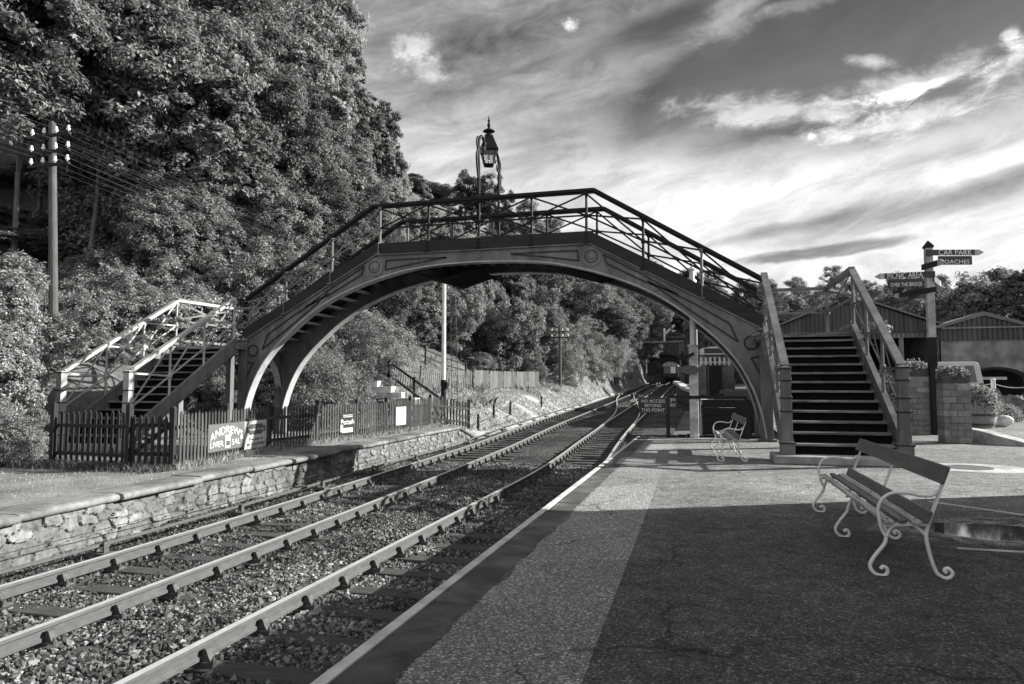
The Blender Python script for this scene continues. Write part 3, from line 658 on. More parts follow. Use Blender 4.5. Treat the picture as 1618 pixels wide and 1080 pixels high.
for y0,dy,front in((YN,.12,-1),(YF,.12,1)):
    lo=[pt(u,y0,z) for u,z in arc]; hi=[pt(u,y0,gtop(u) if abs(u)<7.6 else max(gtop(u),z+.1)) for u,z in arc]
    g=MB(); g.strip(lo,hi,(0,dy,0)); go=g.build('arch_girder',M['iron'],br)
    # wide bottom flange whose inner edge shows as the soffit, and a thin top flange
    fl=MB(); inn=[Vector((p.x*1,p.y,p.z)) for p in lo]
    out=[]
    for i,p in enumerate(lo):
        t=lo[min(i+1,len(lo)-1)]-lo[max(i-1,0)]; n=Vector((-t.z,0,t.x)).normalized(); out.append(p-n*.035)
    fl.strip([p+Vector((0,-.10,0)) for p in out],[p+Vector((0,-.10,0)) for p in lo],(0,.32,0)); fl.build('soffit_flange',M['iron_sunlit'],go)
    tf=MB(); us=[-7.95,-3.3,3.3,7.95]
    for a,b in zip(us,us[1:]): tf.beam(pt(a,y0+.06,gtop(a)+.012),pt(b,y0+.06,gtop(b)+.012),.26,.03)
    tf.build('top_flange',M['iron'],go)
    yr=y0-.012 if front<0 else y0+dy+.012
    for u in(-5.1,-1.75,0,1.75,5.1):
        zi=float(np.interp(abs(u),[p[0] for p in intr],[p[1] for p in intr])); mb=MB(); mb.box(pt(u,yr,(zi+gtop(u))/2+.03),(.16,.014,gtop(u)-zi-.12)); mb.build('joint_plate',M['iron'],go)
    yf=y0-.012 if front<0 else y0+dy+.012
    for s in(-1,1):
        for (u,z) in((7.56,2.58),(3.34,5.08)):
            mb=MB(); mb.tube([pt(s*u+.175*math.cos(t),yf,z+.175*math.sin(t)) for t in np.linspace(0,2*math.pi,29)],.022,6,cap=False); mb.build('ring_moulding',M['moulding'],go)
            if u<5:
                mb=MB(); mb.lathe(pt(s*u,yf-.01*0,z),[(.30,-.004),(.29,.012)],28,(0,front,0)); mb.build('boss',M['iron'],go)
                mb=MB(); mb.lathe(pt(s*u,yf,z),[(.11,.010),(.10,.03),(.04,.045)],18,(0,front,0)); mb.build('boss',M['iron'],go)
        def tri(pts):
            mb=MB(); P=[pt(s*u,yf,z) for u,z in pts]; P=P+[P[0]]
            for a,b in zip(P,P[1:]): mb.beam(a,b,.036,.036,up=(0,1,0))
            mb.build('triangle_moulding',M['moulding'],go)
        tri([(7.22,2.62),(7.02,3.10),(6.1,3.68),(4.9,4.32),(6.1,3.42)])
        tri([(3.78,4.86),(3.68,5.12),(4.7,4.55),(5.7,3.92),(4.8,4.32)])
        tri([(2.98,4.98),(2.95,5.27),(2.2,5.28),(1.0,5.27),(2.2,5.11)])
        tri([(7.54,2.18),(7.84,2.22),(7.82,1.62)])
    # side boards along the walkway
    us=[-7.9,-3.3,3.3,7.9]; yb=y0-.03 if front<0 else y0+dy-.02
    lo=[pt(u,yb,gtop(u)+.03) for u in us]; hi=[pt(u,yb,btop(u)) for u in us]
    mb=MB(); mb.strip(lo,hi,(0,.05,0)); mb.build('side_board',M['board'],br)
    # handrail
    yp=y0+.06; us=[-7.88,-3.42,3.42,7.88]; mb=MB()
    for a,b in zip(us,us[1:]): 
        mb.beam(pt(a,yp,hrail(a)),pt(b,yp,hrail(b)),.16,.085); mb.beam(pt(a,yp,hrail(a)-.07),pt(b,yp,hrail(b)-.07),.06,.06)
    mb.build('handrail',M['iron_dark'],br)
    pz=POSTS; T=[(-7.85,hrail(7.85)-.1,btop(7.85)+.36)]+[(u,hrail(u)-.08,btop(u)+.42*(hrail(u)-btop(u))*.92) for u in pz]+[(7.85,hrail(7.85)-.1,btop(7.85)+.36)]
    for u in pz:
        mb=MB(); z0=gtop(u)+.03; mb.tube([pt(u,yp,btop(u)-.05),pt(u,yp,hrail(u)-.06)],[.042,.034],10)
        k=btop(u)+.39*(hrail(u)-btop(u)); mb.lathe(pt(u,yp,k-.07),[(.045,0),(.062,.02),(.062,.11),(.045,.14)],10)
        mb.lathe(pt(u,yp,hrail(u)-.17),[(.036,0),(.07,.07),(.075,.12)],10)
        mb.tube([pt(u,yb+(-.02 if front<0 else .07),z0-.01),pt(u,yb+(-.02 if front<0 else .07),btop(u)),pt(u,yp,btop(u)+.05)],.020,6)
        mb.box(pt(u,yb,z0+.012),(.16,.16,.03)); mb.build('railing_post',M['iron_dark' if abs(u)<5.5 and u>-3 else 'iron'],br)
    C=[(-7.85,hrail(7.85)-.12,btop(7.85)+.36)]+[(u,hrail(u)-.10,btop(u)+.39*(hrail(u)-btop(u))) for u in pz]+[(7.85,hrail(7.85)-.12,btop(7.85)+.36)]
    for i in range(len(C)-1):
        a,b=C[i],C[i+1]; mb=MB()
        A1,A2=pt(a[0],yp-.02,a[1]),pt(a[0],yp-.02,a[2]); B1,B2=pt(b[0],yp-.02,b[1]),pt(b[0],yp-.02,b[2])
        mb.beam(A1,B2,.02,.05,up=(0,1,0)) if 0 else None
        for p,q,o in((A1,B2,.02),(A2,B1,-.02),(A2,B2,0)):
            mb.beam(p+Vector((0,o,0)),q+Vector((0,o,0)),.05,.012,up=(0,1,0))
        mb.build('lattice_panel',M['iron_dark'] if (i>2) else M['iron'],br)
# walkway with cross joists
us=[-7.9,-3.3,3.3,7.9]; mb=MB()
for a,b in zip(us,us[1:]): mb.beam(pt(a,20.41,gtop(a)+.03),pt(b,20.41,gtop(b)+.03),1.88,.06)
mb.build('walkway',M['board'],br)
for u in np.arange(-7.4,7.5,.46):
    mb=MB(); z=gtop(u)-.10
    mb.box(pt(u,20.41,z),(.12 if abs(u)<3.3 else .26,1.96,.16 if abs(u)<3.3 else .05)); mb.build('joist',M['iron_sunlit'] if abs(u)>4.2 else M['iron'],br)
# hanging soffit plates below the crown (smoke deflectors over each track)
for u,s in((-1.3,1),(3.2,1)):
    mb=MB(); mb.prism([pt(u-.95,19.55,4.93),pt(u+.15,19.55,4.60),pt(u+1.25,19.55,4.93),pt(u+.15,19.55,4.72)],(0,1.75,0)); mb.build('smoke_deflector',M['riser'],br)
# ---- pillars, cross arches, landings and stairs at both ends
for s in(-1,1):
    zg=0 if s>0 else ZP; X=lambda d: XC+s*d
    for y0 in(YN-.05,YF-.02):
        mb=MB(); mb.box((X(7.9),y0+.1,(gtop(7.9)+zg)/2),(.30,.26,gtop(7.9)-zg)); mb.box((X(7.9),y0+.1,zg+.03),(.46,.42,.06)); mb.box((X(7.9),y0+.1,gtop(7.9)+.03),(.40,.36,.05)); mb.build('pillar',M['iron'],br,bevel=.01)
    # arched bracing plate between the two pillars
    yy=np.linspace(YN+.18,YF-.06,15); mb=MB()
    def zarc(y): 
        q=(y-(YN+YF)/2-.06)/((YF-YN-.24)/2); return 1.35+1.15*max(0,1-abs(q)**1.7)**.6
    mb.strip([Vector((X(7.93),y,zarc(y))) for y in yy],[Vector((X(7.93),y,2.72)) for y in yy],(s*.08,0,0)); bo=mb.build('arched_brace',M['iron'],br)
    mb=MB(); mb.strip([Vector((X(7.84),y,zarc(y)-.03)) for y in yy],[Vector((X(7.84),y,zarc(y))) for y in yy],(s*.24,0,0)); mb.build('brace_flange',M['iron_sunlit'],bo)
    for y in(YN+.2,YF-.08):
        mb=MB(); mb.box((X(7.97),y,(1.4+zg)/2),(.2,.16,1.4-zg)); mb.build('brace_post',M['iron'],br)
    xa,xb=(X(7.8),X(9.78)) if s>0 else (X(7.84),X(10.0)); ys0,ys1=(14.15,18.0) if s>0 else (14.75,18.7)
    # landing
    mb=MB(); mb.box(((xa+xb)/2,(ys1+YF+.15)/2-.02,ZL-.05),(abs(xb-xa)+.16,YF+.15-ys1,.1)); mb.build('landing',M['tread'],br)
    mb=MB(); mb.box(((xa+xb)/2,ys1+.12,ZL-.22),(abs(xb-xa),.06,.22)); mb.box((xb,(ys1+YF)/2,ZL-.22),(.06,YF-ys1,.22)); mb.build('landing_beam',M['iron'],br)
    for p in((xb,ys1+.2),(xb,YF)):
        mb=MB(); mb.box((p[0],p[1],(ZL-.1+zg)/2),(.2,.2,ZL-.1-zg)); mb.build('landing_column',M['iron'],br)
    # stairs
    zb=zg+.15; n=13; rise=(ZL-zb)/n; go=(ys1-ys0)/(n-1)
    pl=MB(); pl.box(((xa+xb)/2,ys0+.02,zg+.075),(abs(xb-xa)+.52,.95,.15)); pl.build('plinth',M['stone'],br,bevel=.02)
    for i in range(n-1):
        y=ys0+go*i; z=zb+rise*(i+1)
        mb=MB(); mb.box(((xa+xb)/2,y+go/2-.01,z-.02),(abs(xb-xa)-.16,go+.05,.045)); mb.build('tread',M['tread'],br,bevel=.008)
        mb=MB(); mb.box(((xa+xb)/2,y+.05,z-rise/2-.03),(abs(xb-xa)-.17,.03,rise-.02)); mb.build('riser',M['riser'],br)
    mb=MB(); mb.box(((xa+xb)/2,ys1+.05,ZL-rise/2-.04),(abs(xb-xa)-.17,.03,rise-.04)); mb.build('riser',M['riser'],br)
    for xs in(xa,xb):
        sl=(ZL-zb-rise)/(ys1-ys0); y0=ys0-.08; z0=zb+rise-.05
        lo=[Vector((xs-.035,y0,z0-.22)),Vector((xs-.035,ys1+.1,z0-.22+sl*(ys1+.1-y0)))]; hi=[v+Vector((0,0,.40)) for v in lo]
        mb=MB(); mb.strip(lo,hi,(.07,0,0)); so_=mb.build('stair_string',M['iron'],br)
        mb=MB(); mb.strip([v+Vector((-.06,0,.0)) for v in lo],[v+Vector((-.06,0,.03)) for v in lo],(.19,0,0)); mb.strip([v+Vector((-.02,0,0)) for v in hi],[v+Vector((-.02,0,.03)) for v in hi],(.11,0,0)); mb.build('string_flange',M['iron'],so_)
        # newel: tapered square post with collars
        nx_=xs; zt=zg+(1.78 if s>0 else 2.02); mb=MB(); q=math.pi/4; w2=math.sqrt(2)
        mb.lathe((nx_,ys0-.14,zb),[(.125*w2,0),(.125*w2,.19),(.135*w2,.20),(.135*w2,.235),(.10*w2,.25),(.092*w2,.78),(.105*w2,.79),(.105*w2,.83),(.092*w2,.84),(.092*w2,1.03),(.105*w2,1.04),(.105*w2,1.08),(.09*w2,1.09),(.086*w2,1.36),(.10*w2,1.37),(.10*w2,1.40),(.09*w2,1.41),(.09*w2,zt-zb-.05),(.105*w2,zt-zb-.04),(.105*w2,zt-zb),(.02,zt-zb+.03)],4,ph=q)
        nw=mb.build('newel_post',M['iron'] if s>0 else M['iron_sunlit'],br,bevel=.014)
        mb=MB()
        for zc,rr2 in((.218,.139),(.81,.109),(1.06,.109),(1.385,.104),(zt-zb-.02,.109)): mb.lathe((nx_,ys0-.14,zb+zc-.014),[(rr2*w2,0),(rr2*w2,.028)],4,ph=q)
        mb.build('collar',M['moulding'],nw)
        # sloping handrail, posts, lattice
        ha=Vector((xs,ys0-.1,zt+.02)); hb=Vector((xs,ys1,4.19)); mb=MB(); mb.beam(ha,hb,.15,.08); mb.beam(ha-Vector((0,0,.06)),hb-Vector((0,0,.06)),.05,.05)
        mb.beam(hb,Vector((xs,YF+.1,4.24)),.15,.08) if xs==xb else None
        mb.build('stair_handrail',M['iron'] if s>0 else M['iron_sunlit'],br)
        Q=[]
        for k in range(4):
            f=(0.0,.34,.67,1.0)[k]; y=ys0-.1+(ys1-ys0+.1)*f; ztp=zt+(4.19-zt)*f-.05; zbt=z0+.2+sl*(y-y0)
            Q.append((y,ztp,zbt+.38*(ztp-zbt)))
            if k>0:
                mb=MB(); mb.tube([(xs,y,zbt-.25),(xs,y,ztp)],[.036,.03],9); mb.lathe((xs,y,zbt+.34*(ztp-zbt)),[(.04,0),(.058,.02),(.058,.11),(.04,.13)],9); mb.lathe((xs,y,ztp-.14),[(.034,0),(.06,.1),(.06,.14)],9)
                mb.build('railing_post',M['iron'] if s>0 else M['iron_sunlit'],br)
        for a,b in zip(Q,Q[1:]):
            mb=MB()
            for (y1,z1),(y2,z2),o in(((a[0],a[1]),(b[0],b[2]),.018),((a[0],a[2]),(b[0],b[1]),-.018),((a[0],a[2]),(b[0],b[2]),0)):
                mb.beam((xs+o,y1,z1),(xs+o,y2,z2),.05,.012,up=(1,0,0))
            mb.build('lattice_panel',M['iron'] if s>0 else M['iron_sunlit'],br)
    # back and outer rails of the landing
    def bay(p,q,ends):
        p,q=Vector(p),Vector(q); mb=MB()
        t,k,b=4.24,3.30,2.9
        mb.beam(p+Vector((0,0,t)),q+Vector((0,0,t)),.13,.08); mb.beam(p+Vector((0,0,3.55)),q+Vector((0,0,3.55)),.03,.06); mb.beam(p+Vector((0,0,2.92)),q+Vector((0,0,2.92)),.03,.08)
        up=(q-p).cross(Vector((0,0,1)))
        mb.beam(p+Vector((0,0,t-.08)),q+Vector((0,0,3.58)),.05,.012,up=up); mb.beam(q+Vector((0,0,t-.08)),p+Vector((0,0,3.58)),.05,.012,up=up)
        mb.build('landing_railing',M['iron'],br)
        for v in ends:
            v=Vector(v); mb=MB(); mb.box(v+Vector((0,0,(ZL+t)/2)),(.08,.08,t-ZL)); mb.lathe(v+Vector((0,0,3.48)),[(.05,0),(.075,.02),(.075,.12),(.05,.14)],8); mb.build('railing_post',M['iron'],br)
    bay((xa,YF+.1,0),(xb,YF+.1,0),((xa,YF+.1,0),(xb,YF+.1,0))); bay((xb,ys1,0),(xb,YF+.1,0),())
# ---------------------------------------------------------------- lamp over the walkway
lp=thing('gas_lamp','ornate iron lantern hung between two scrolled brackets over the middle of the footbridge','lamp',(XC-.0,20.35,7.0))
lx=-6.29; ly=20.36; k=.98
mb=MB(); 
z0=8.30
def sq(r,z): return (r*1.414,z)
body=[(.12,z0),(.245,z0+.46)]
mb=MB(); mb.lathe((lx,ly,z0-.04),[sq(.07,0),sq(.135,.03),sq(.125,.06)],4,ph=math.pi/4+.35); 
for i in range(4):
    a=math.pi/4+.35+i*math.pi/2
    mb.beam((lx+.125*1.414*math.cos(a),ly+.125*1.414*math.sin(a),z0),(lx+.235*1.414*math.cos(a),ly+.235*1.414*math.sin(a),z0+.46),.03,.03)
    for zz,rr_ in((z0+.02,.13),(z0+.45,.24)):
        b=a+math.pi/2; mb.beam((lx+rr_*1.414*math.cos(a),ly+rr_*1.414*math.sin(a),zz),(lx+rr_*1.414*math.cos(b),ly+rr_*1.414*math.sin(b),zz),.03,.04)
mb.build('lantern_frame',M['iron_dark'],lp)
mb=MB(); mb.lathe((lx,ly,z0+.46),[sq(.285,0),sq(.27,.04),sq(.19,.26),sq(.12,.46),sq(.10,.48)],4,ph=math.pi/4+.35); mb.build('lantern_roof',M['iron_dark'],lp)
mb=MB(); mb.lathe((lx,ly,z0+.92),[(.13,0),(.14,.05),(.06,.10),(.08,.13),(.19,.17),(.17,.20),(.07,.25),(.03,.30),(.05,.34),(.055,.40),(.02,.46),(.045,.50),(.02,.58),(.004,.72)],14); mb.build('finial',M['iron_dark'],lp)
for i in range(4):
    a=math.pi/4+.35+i*math.pi/2; b=a+math.pi/2; mb=MB()
    V=[(lx+r*1.414*math.cos(q),ly+r*1.414*math.sin(q),z) for r,q,z in((.118,a,z0+.02),(.118,b,z0+.02),(.228,b,z0+.45),(.228,a,z0+.45))]
    mb.add(V,[(0,1,2,3)]); mb.build('pane',M['lampglass'],lp)
mb=MB(); mb.lathe((lx,ly,z0+.04),[(.02,0),(.02,.14),(.045,.16),(.05,.26),(.02,.30)],10); mb.build('burner',M['sign_white'],lp)
for s,yb in((-1,YN+.06),(1,YF+.06)):
    mb=MB(); P=[(0,6.9),(0,7.6),(-.02,8.05),(-.08,8.35),(-.02,8.72),(.15,8.93),(.36,8.98),(.52,8.86),(.55,8.70),(.45,8.62),(.38,8.70)]
    pts=spline([(lx,yb-s*a*.98,z) for a,z in P],6); mb.tube(pts,[.046]*len(pts),8)
    P=[(-.02,7.55),(-.17,7.95),(-.2,8.25),(-.1,8.45),(0,8.38),(-.02,8.27)]; pts=spline([(lx,yb-s*a,z) for a,z in P],6); mb.tube(pts,.034,7)
    P=[(.04,8.55),(.16,8.62),(.2,8.5),(.1,8.42),(.06,8.5)]; pts=spline([(lx,yb-s*a,z) for a,z in P],6); mb.tube(pts,.028,7)
    P=[(-.07,8.4),(-.2,8.62),(-.14,8.82),(-.02,8.80),(-.05,8.7)]; pts=spline([(lx,yb-s*a,z) for a,z in P],6); mb.tube(pts,.028,7)
    for e in(-1,1):
        P=[(0,7.18),(.14,7.24),(.26,7.36),(.27,7.52),(.17,7.54),(.15,7.45),(.2,7.42)]; pts=spline([(lx+e*a,yb,z-.08) for a,z in P],6); mb.tube(pts,.022,6)
    mb.lathe((lx,yb,7.55),[(.035,0),(.06,.03),(.06,.08),(.035,.11)],10)
    mb.build('lamp_bracket',M['iron_dark'],lp)
mb=MB(); mb.beam((lx,YN+.6,8.9),(lx,YF-.5,8.9),.03,.03); mb.tube([(lx,ly,8.7),(lx,ly,8.92)],.02,6); mb.build('cross_bar',M['iron_dark'],lp)
# ---------------------------------------------------------------- benches
def bench_proto(label):
    b=thing('park_bench',label,'bench',(0,0,0),'scroll legged platform benches')
    x0=1.5
    def XZ(l): return [(x-x0,z+.006) for x,z in l]
    def frame(y,mid):
        def tb(mb,l,r,n=5):
            pts=spline([(x,y,z) for x,z in l],n); mb.tube(pts,r,8)
        f=MB()
        tb(f,XZ([(1.268,.040),(1.285,.058),(1.308,.048),(1.314,.020),(1.296,-.006),(1.265,-.010),(1.222,.008),(1.196,.06),(1.227,.127),(1.297,.221),(1.314,.273)]),.0145)
        tb(f,XZ([(1.314,.273),(1.342,.337),(1.406,.379),(1.488,.378),(1.547,.336),(1.580,.299)]),.0125)
        tb(f,XZ([(1.706,.040),(1.692,.058),(1.716,.072),(1.744,.044),(1.731,.012),(1.704,.0),(1.675,.010),(1.637,.045),(1.602,.162),(1.581,.299),(1.605,.406)]),.0145)
        fr=f.build('leg_frame',M['bench_iron'],b,smooth=True)
        if not mid:
            a=MB(); tb(a,XZ([(1.314,.273),(1.285,.334),(1.272,.39),(1.264,.48),(1.298,.561),(1.372,.606),(1.475,.608),(1.576,.590),(1.642,.605),(1.668,.634)]),.0125); a.build('armrest',M['bench_iron'],fr,smooth=True)
        k=MB(); p=XZ([(1.60,.40),(1.728,.755)]); k.beam((p[0][0],y,p[0][1]),(p[1][0],y,p[1][1]),.045,.014,up=(1,0,0)); k.build('back_support',M['bench_iron'],fr)
        k=MB(); p=XZ([(1.29,.366),(1.59,.382)]); k.beam((p[0][0],y,p[0][1]),(p[1][0],y,p[1][1]),.04,.012); k.build('seat_bearer',M['bench_iron'],fr)
        k=MB()
        for bx_,bz_ in((1.325,.412),(1.42,.422),(1.51,.42)): q=XZ([(bx_,bz_)])[0]; k.lathe((q[0],y,q[1]),[(.009,0),(.006,.006)],8)
        k.build('bolts',M['chair'],fr)
    for y,mid in((.06,0),(1.46,1),(2.82,0)): frame(y,mid)
    L=2.90
    for i,(x,z,w,h,m) in enumerate(((1.325,.396,.066,.030,'slat_worn'),(1.418,.407,.060,.030,'slat'),(1.508,.404,.066,.030,'slat_worn'))):
        p=XZ([(x,z)])[0]; mb=MB(); mb.box((p[0],L/2+(.0,.01,-.01)[i],p[1]),(w,L,h)); mb.build('seat_slat',M[m],b,bevel=.008)
    for (x,z,x2,z2,nm) in((1.582,.402,1.618,.488,'lower_back_board'),(1.690,.690,1.742,.818,'backrest')):
        a,c=XZ([(x,z),(x2,z2)]); mid=Vector(((a[0]+c[0])/2-.012,L/2,(a[1]+c[1])/2)); hgt=math.hypot(c[0]-a[0],c[1]-a[1]); d=Vector((c[0]-a[0],0,c[1]-a[1])).normalized()
        mb=MB(); mb.beam(mid-Vector((0,L/2,0)),mid+Vector((0,L/2,0)),.034,hgt,up=d); mb.build(nm,M['slat'],b,bevel=.008)
    return b
b1=bench_proto('near slatted bench with scrolled pale iron legs standing in the shade on the asphalt')
b2=copy_tree(b1); b2.rotation_euler=(0,0,.035); b2['label']='far slatted bench with scrolled pale legs beside the footbridge pillar'
b1.location=(1.5,5.79,0.0); b2.location=(.57,13.95,0)
# ---------------------------------------------------------------- picket fences
def picket_run(P,parent,pitch=.105,h=1.05,w=.075,post_every=2.1,zf=None,lean=0,mt='fence',posth=1.2,rails=(.25,.82),tip=.06,postw=.1):
    P=[Vector(p) for p in P]; L=[0]
    for a,b in zip(P,P[1:]): L.append(L[-1]+(b-a).length)
    tot=L[-1]
    def at_(s):
        for i in range(len(P)-1):
            if s<=L[i+1]+1e-6:
                t=(s-L[i])/(L[i+1]-L[i]); d=(P[i+1]-P[i]); d.z=0; return P[i].lerp(P[i+1],t),d.normalized()
        return P[-1],d.normalized()
    nb=max(1,round(tot/post_every)); rr=random.Random(int(tot*100))
    for b in range(nb):
        s0,s1=tot*b/nb,tot*(b+1)/nb; mb=MB(); s=s0+pitch*.7
        while s<s1-pitch*.4:
            c,d=at_(s); nn=Vector((d.y,-d.x,0)); hh=h*rr.uniform(.97,1.02); q=c+nn*.035; ln=d*(lean+rr.uniform(-.012,.012))*hh
            V=[q-d*w/2+Vector((0,0,.06)),q+d*w/2+Vector((0,0,.06)),q+d*w/2+Vector((0,0,hh-tip))+ln,q+Vector((0,0,hh))+ln,q-d*w/2+Vector((0,0,hh-tip))+ln]
            mb.prism(V,nn*.02); s+=pitch
        c0,d=at_(s0); c1,_=at_(s1); nn=Vector((d.y,-d.x,0))
        for r in rails: mb.beam(c0+nn*.005+Vector((0,0,r)),c1+nn*.005+Vector((0,0,r)),.04,.07)
        mb.build('picket_panel',M[mt],parent)
    for b in range(nb+1):
        c,d=at_(tot*b/nb); nn=Vector((d.y,-d.x,0)); mb=MB(); q=c-nn*.06
        mb.box(q+Vector((0,0,posth/2)),(postw,postw,posth),math.atan2(d.y,d.x)); mb.lathe(q+Vector((0,0,posth)),[(postw*.72,0),(.01,.05)],4,ph=math.pi/4+math.atan2(d.y,d.x)); mb.build('fence_post',M['timber_dark'],parent)
f1=thing('picket_fence','long dark picket fence along the old platform carrying the enamel signs','fence',FP[0])
picket_run([p for p in FP],f1,mt='fence',h=1.12,pitch=.135,w=.068)
f2=thing('picket_fence','short dark picket fence across the foot of the left hand stairs','fence',(-12.7,11.5,ZP))
picket_run([(-10.95,11.45,ZP),(-13.0,11.6,ZP)],f2,mt='timber_dark',h=1.12,pitch=.155,w=.075,posth=1.25)
gt=thing('picket_gate','dark wooden picket gate with a diagonal brace beside the corner post of the fence','gate',(-10.4,11.4,ZP))
mb=MB()
for i in range(6):
    x=-10.86+i*.152; V=[Vector((x-.037,11.42,ZP+.08)),Vector((x+.037,11.42,ZP+.08)),Vector((x+.037,11.42,ZP+.98)),Vector((x,11.42,ZP+1.06)),Vector((x-.037,11.42,ZP+.98))]; mb.prism(V,(0,-.02,0))
mb.build('pickets',M['timber_dark'],gt)
mb=MB(); mb.beam((-10.92,11.45,ZP+.3),(-10.02,11.45,ZP+.3),.04,.08); mb.beam((-10.92,11.45,ZP+.86),(-10.02,11.45,ZP+.86),.04,.08); mb.beam((-10.9,11.45,ZP+.28),(-10.1,11.45,ZP+.84),.03,.08); mb.build('gate_frame',M['timber_dark'],gt)
# ---------------------------------------------------------------- signs on the fence
def on_fence(px0,px1,pyb,pyt):
    # intersect the sign corners with the fence face
    def hit(px,py):
        d=ray(px,py); best=None
        for a,b in zip(FP,FP[1:]):
            # solve eye+d*t on vertical plane through a,b
            ex_,ey_=b.x-a.x,b.y-a.y; den=d[0]*ey_-d[1]*ex_
            t=(a.x*ey_-a.y*ex_)/den; X,Y=d[0]*t,d[1]*t; u=((X-a.x)*ex_+(Y-a.y)*ey_)/(ex_*ex_+ey_*ey_)
            if -.02<=u<=1.02 and t>0: best=Vector((X,Y,EYE+d[2]*t)); break
        return best
    return hit(px0,pyb),hit(px1,pyb),hit(px0,pyt),hit(px1,pyt)
def sign_board(label,px0,px1,pyb,pyt,m,group=None,shapes=None):
    a,b,c,d_=on_fence(px0,px1,(pyb),(pyt)); r=(b-a); r.z=0; w=r.length; r.normalize(); nn=Vector((r.y,-r.x,0))
    if nn.x<0: nn=-nn
    z0=a.z; z1=c.z; o=a+nn*.075; o.z=0
    t=thing('enamel_sign',label,'sign',(o.x,o.y,z0),group)
    mb=MB(); V=[o+Vector((0,0,z0)),o+r*w+Vector((0,0,z0)),o+r*w+Vector((0,0,z1)),o+Vector((0,0,z1))]; mb.prism(V,nn*.012); mb.build('sign_plate',M[m],t,bevel=.003)
    return t,o+nn*.0125,r,nn,w,z0,z1
def rect(sg,u0,u1,v0,v1,m,name,th=.002):
    t,o,r,nn,w,z0,z1=sg; h=z1-z0; P=[o+r*(w*u)+Vector((0,0,z0+h*v)) for u,v in((u0,v0),(u1,v0),(u1,v1),(u0,v1))]
    mb=MB(); mb.prism(P,nn*th); return mb.build(name,M[m],t)
def ltext(sg,s,u,v,size,width,m,arc=0,name='lettering'):
    t,o,r,nn,w,z0,z1=sg; h=z1-z0; return lettering(s,o+r*(w*u)+Vector((0,0,z0+h*v))+nn*.002,r,(0,0,1),size*h,M[m],t,name,arc=arc,width=(width*w,None),ext=.002,bold=.014 if m=='letter' else .008)
sg=sign_board('wide grey enamel sign reading ANDREWS LIVER SALT on the picket fence',322,379,716,671,'sign_grey')
ltext(sg,'ANDREWS',.5,.60,.42,.92,'letter',arc=.30); ltext(sg,'LIVER',.22,.16,.30,.36,'letter'); ltext(sg,'SALT',.80,.16,.30,.32,'letter')
rect(sg,.46,.60,.08,.52,'sign_white','tin_picture'); rect(sg,.475,.585,.16,.34,'sign_mid','tin_label',.004); rect(sg,.44,.62,.50,.56,'sign_white','tin_lid',.003)
for e in((0,1,0,.02),(0,1,.98,1)): rect(sg,*e,'sign_mid','sign_border')
sg=sign_board('pale sign reading Picnic Area this side of the Foot Bridge on the fence',380,415,711,666,'sign_white')
rect(sg,.06,.94,.58,.80,'sign_mid','name_band'); rect(sg,.2,.8,.50,.88,'sign_mid','name_panel',.0015); ltext(sg,'Picnic Area',.5,.645,.13,.74,'letter'); ltext(sg,'This side of',.5,.30,.13,.66,'ink'); ltext(sg,'the Foot Bridge',.5,.13,.13,.80,'ink')
sg=sign_board('dark enamel sign with white script lettering and a white panel at its foot',533,556,686,653,'sign_dark')
ltext(sg,'Potash',.5,.45,.36,.9,'letter'); rect(sg,.16,.88,.06,.28,'sign_white','white_panel')
for v in(.80,.88): rect(sg,.2,.86,v,v+.035,'sign_white','small_print_line')
rect(sg,.03,.2,.1,.45,'sign_white','letter_tail',.0025)
sg=sign_board('small white poster with faint printed lines near the far end of the fence',622,638,672,643,'sign_white')
for v in(.2,.35,.47,.52,.72,.8): rect(sg,.2,.75 if v!=.47 else .5,v,v+.03,'sign_grey','printed_line')
# ---------------------------------------------------------------- station buildings outside the frame cast the shade over the near platform
SBX,SBY=5.6,11.5
sb=thing('station_building','long stone station building on the right of the platform','station building',(9.5,0,0))
mb=MB(); mb.box((SBX+4.2,SBY-12,1.8),(8.0,24,3.6)); mb.build('wall',M['concrete'],sb)
mb=MB(); mb.prism([(SBX-.12,SBY-24.1,3.6),(SBX+8.5,SBY-24.1,3.6),(SBX+8.5,SBY-24.1,3.8),(SBX+4.2,SBY-24.1,5.3),(SBX-.12,SBY-24.1,3.82)],(0,24.15,0)); mb.build('roof',M['roof'],sb)
for i in range(5):
    y=SBY-2.4-i*4.4; mb=MB(); mb.box((SBX+.19,y,1.7),(.06,1.3,1.6)); w=mb.build('window',M['white'],sb)
    mb=MB(); mb.box((SBX+.17,y,1.7),(.06,1.1,1.4)); mb.build('pane',M['glass'],w)
# ---------------------------------------------------------------- poles, signals and wires on the left
def base(px,y,lift=0): 
    p=aty(px,600,y); return Vector((p.x,y,hz_(p.x,y)+lift))
def telegraph(label,px,y,pytop,arms,hgt=None,r=(.15,.11),dx=0):
    b=base(px,y); top=aty(px,pytop,y); t=thing('telegraph_pole',label,'telegraph pole',b)
    mb=MB(); mb.tube([(b.x,y,b.z-.5),(top.x+dx,y,top.z)],[r[0],r[1]],12); mb.lathe((top.x+dx,y,top.z),[(r[1],0),(.02,.10)],12); mb.build('pole',M['pole_wood'],t)
    out=[]
    for dz,hw,n in arms:
        z=top.z-dz; ca_=MB(); ca_.beam((top.x-hw,y-.12,z),(top.x+hw,y-.12,z),.09,.09); ao=ca_.build('crossarm',M['timber_dark'],t)
        for q in np.linspace(-hw*.9,hw*.9,n):
            if abs(q)<.2: continue
            p=(top.x+q,y-.12,z+.04); i_=MB(); i_.lathe(p,[(.012,0),(.012,.06),(.055,.07),(.06,.14),(.035,.16),(.045,.19),(.03,.24)],8); i_.build('insulator',M['porcelain'],ao); out.append(Vector((p[0],p[1],z+.2)))
    return t,out
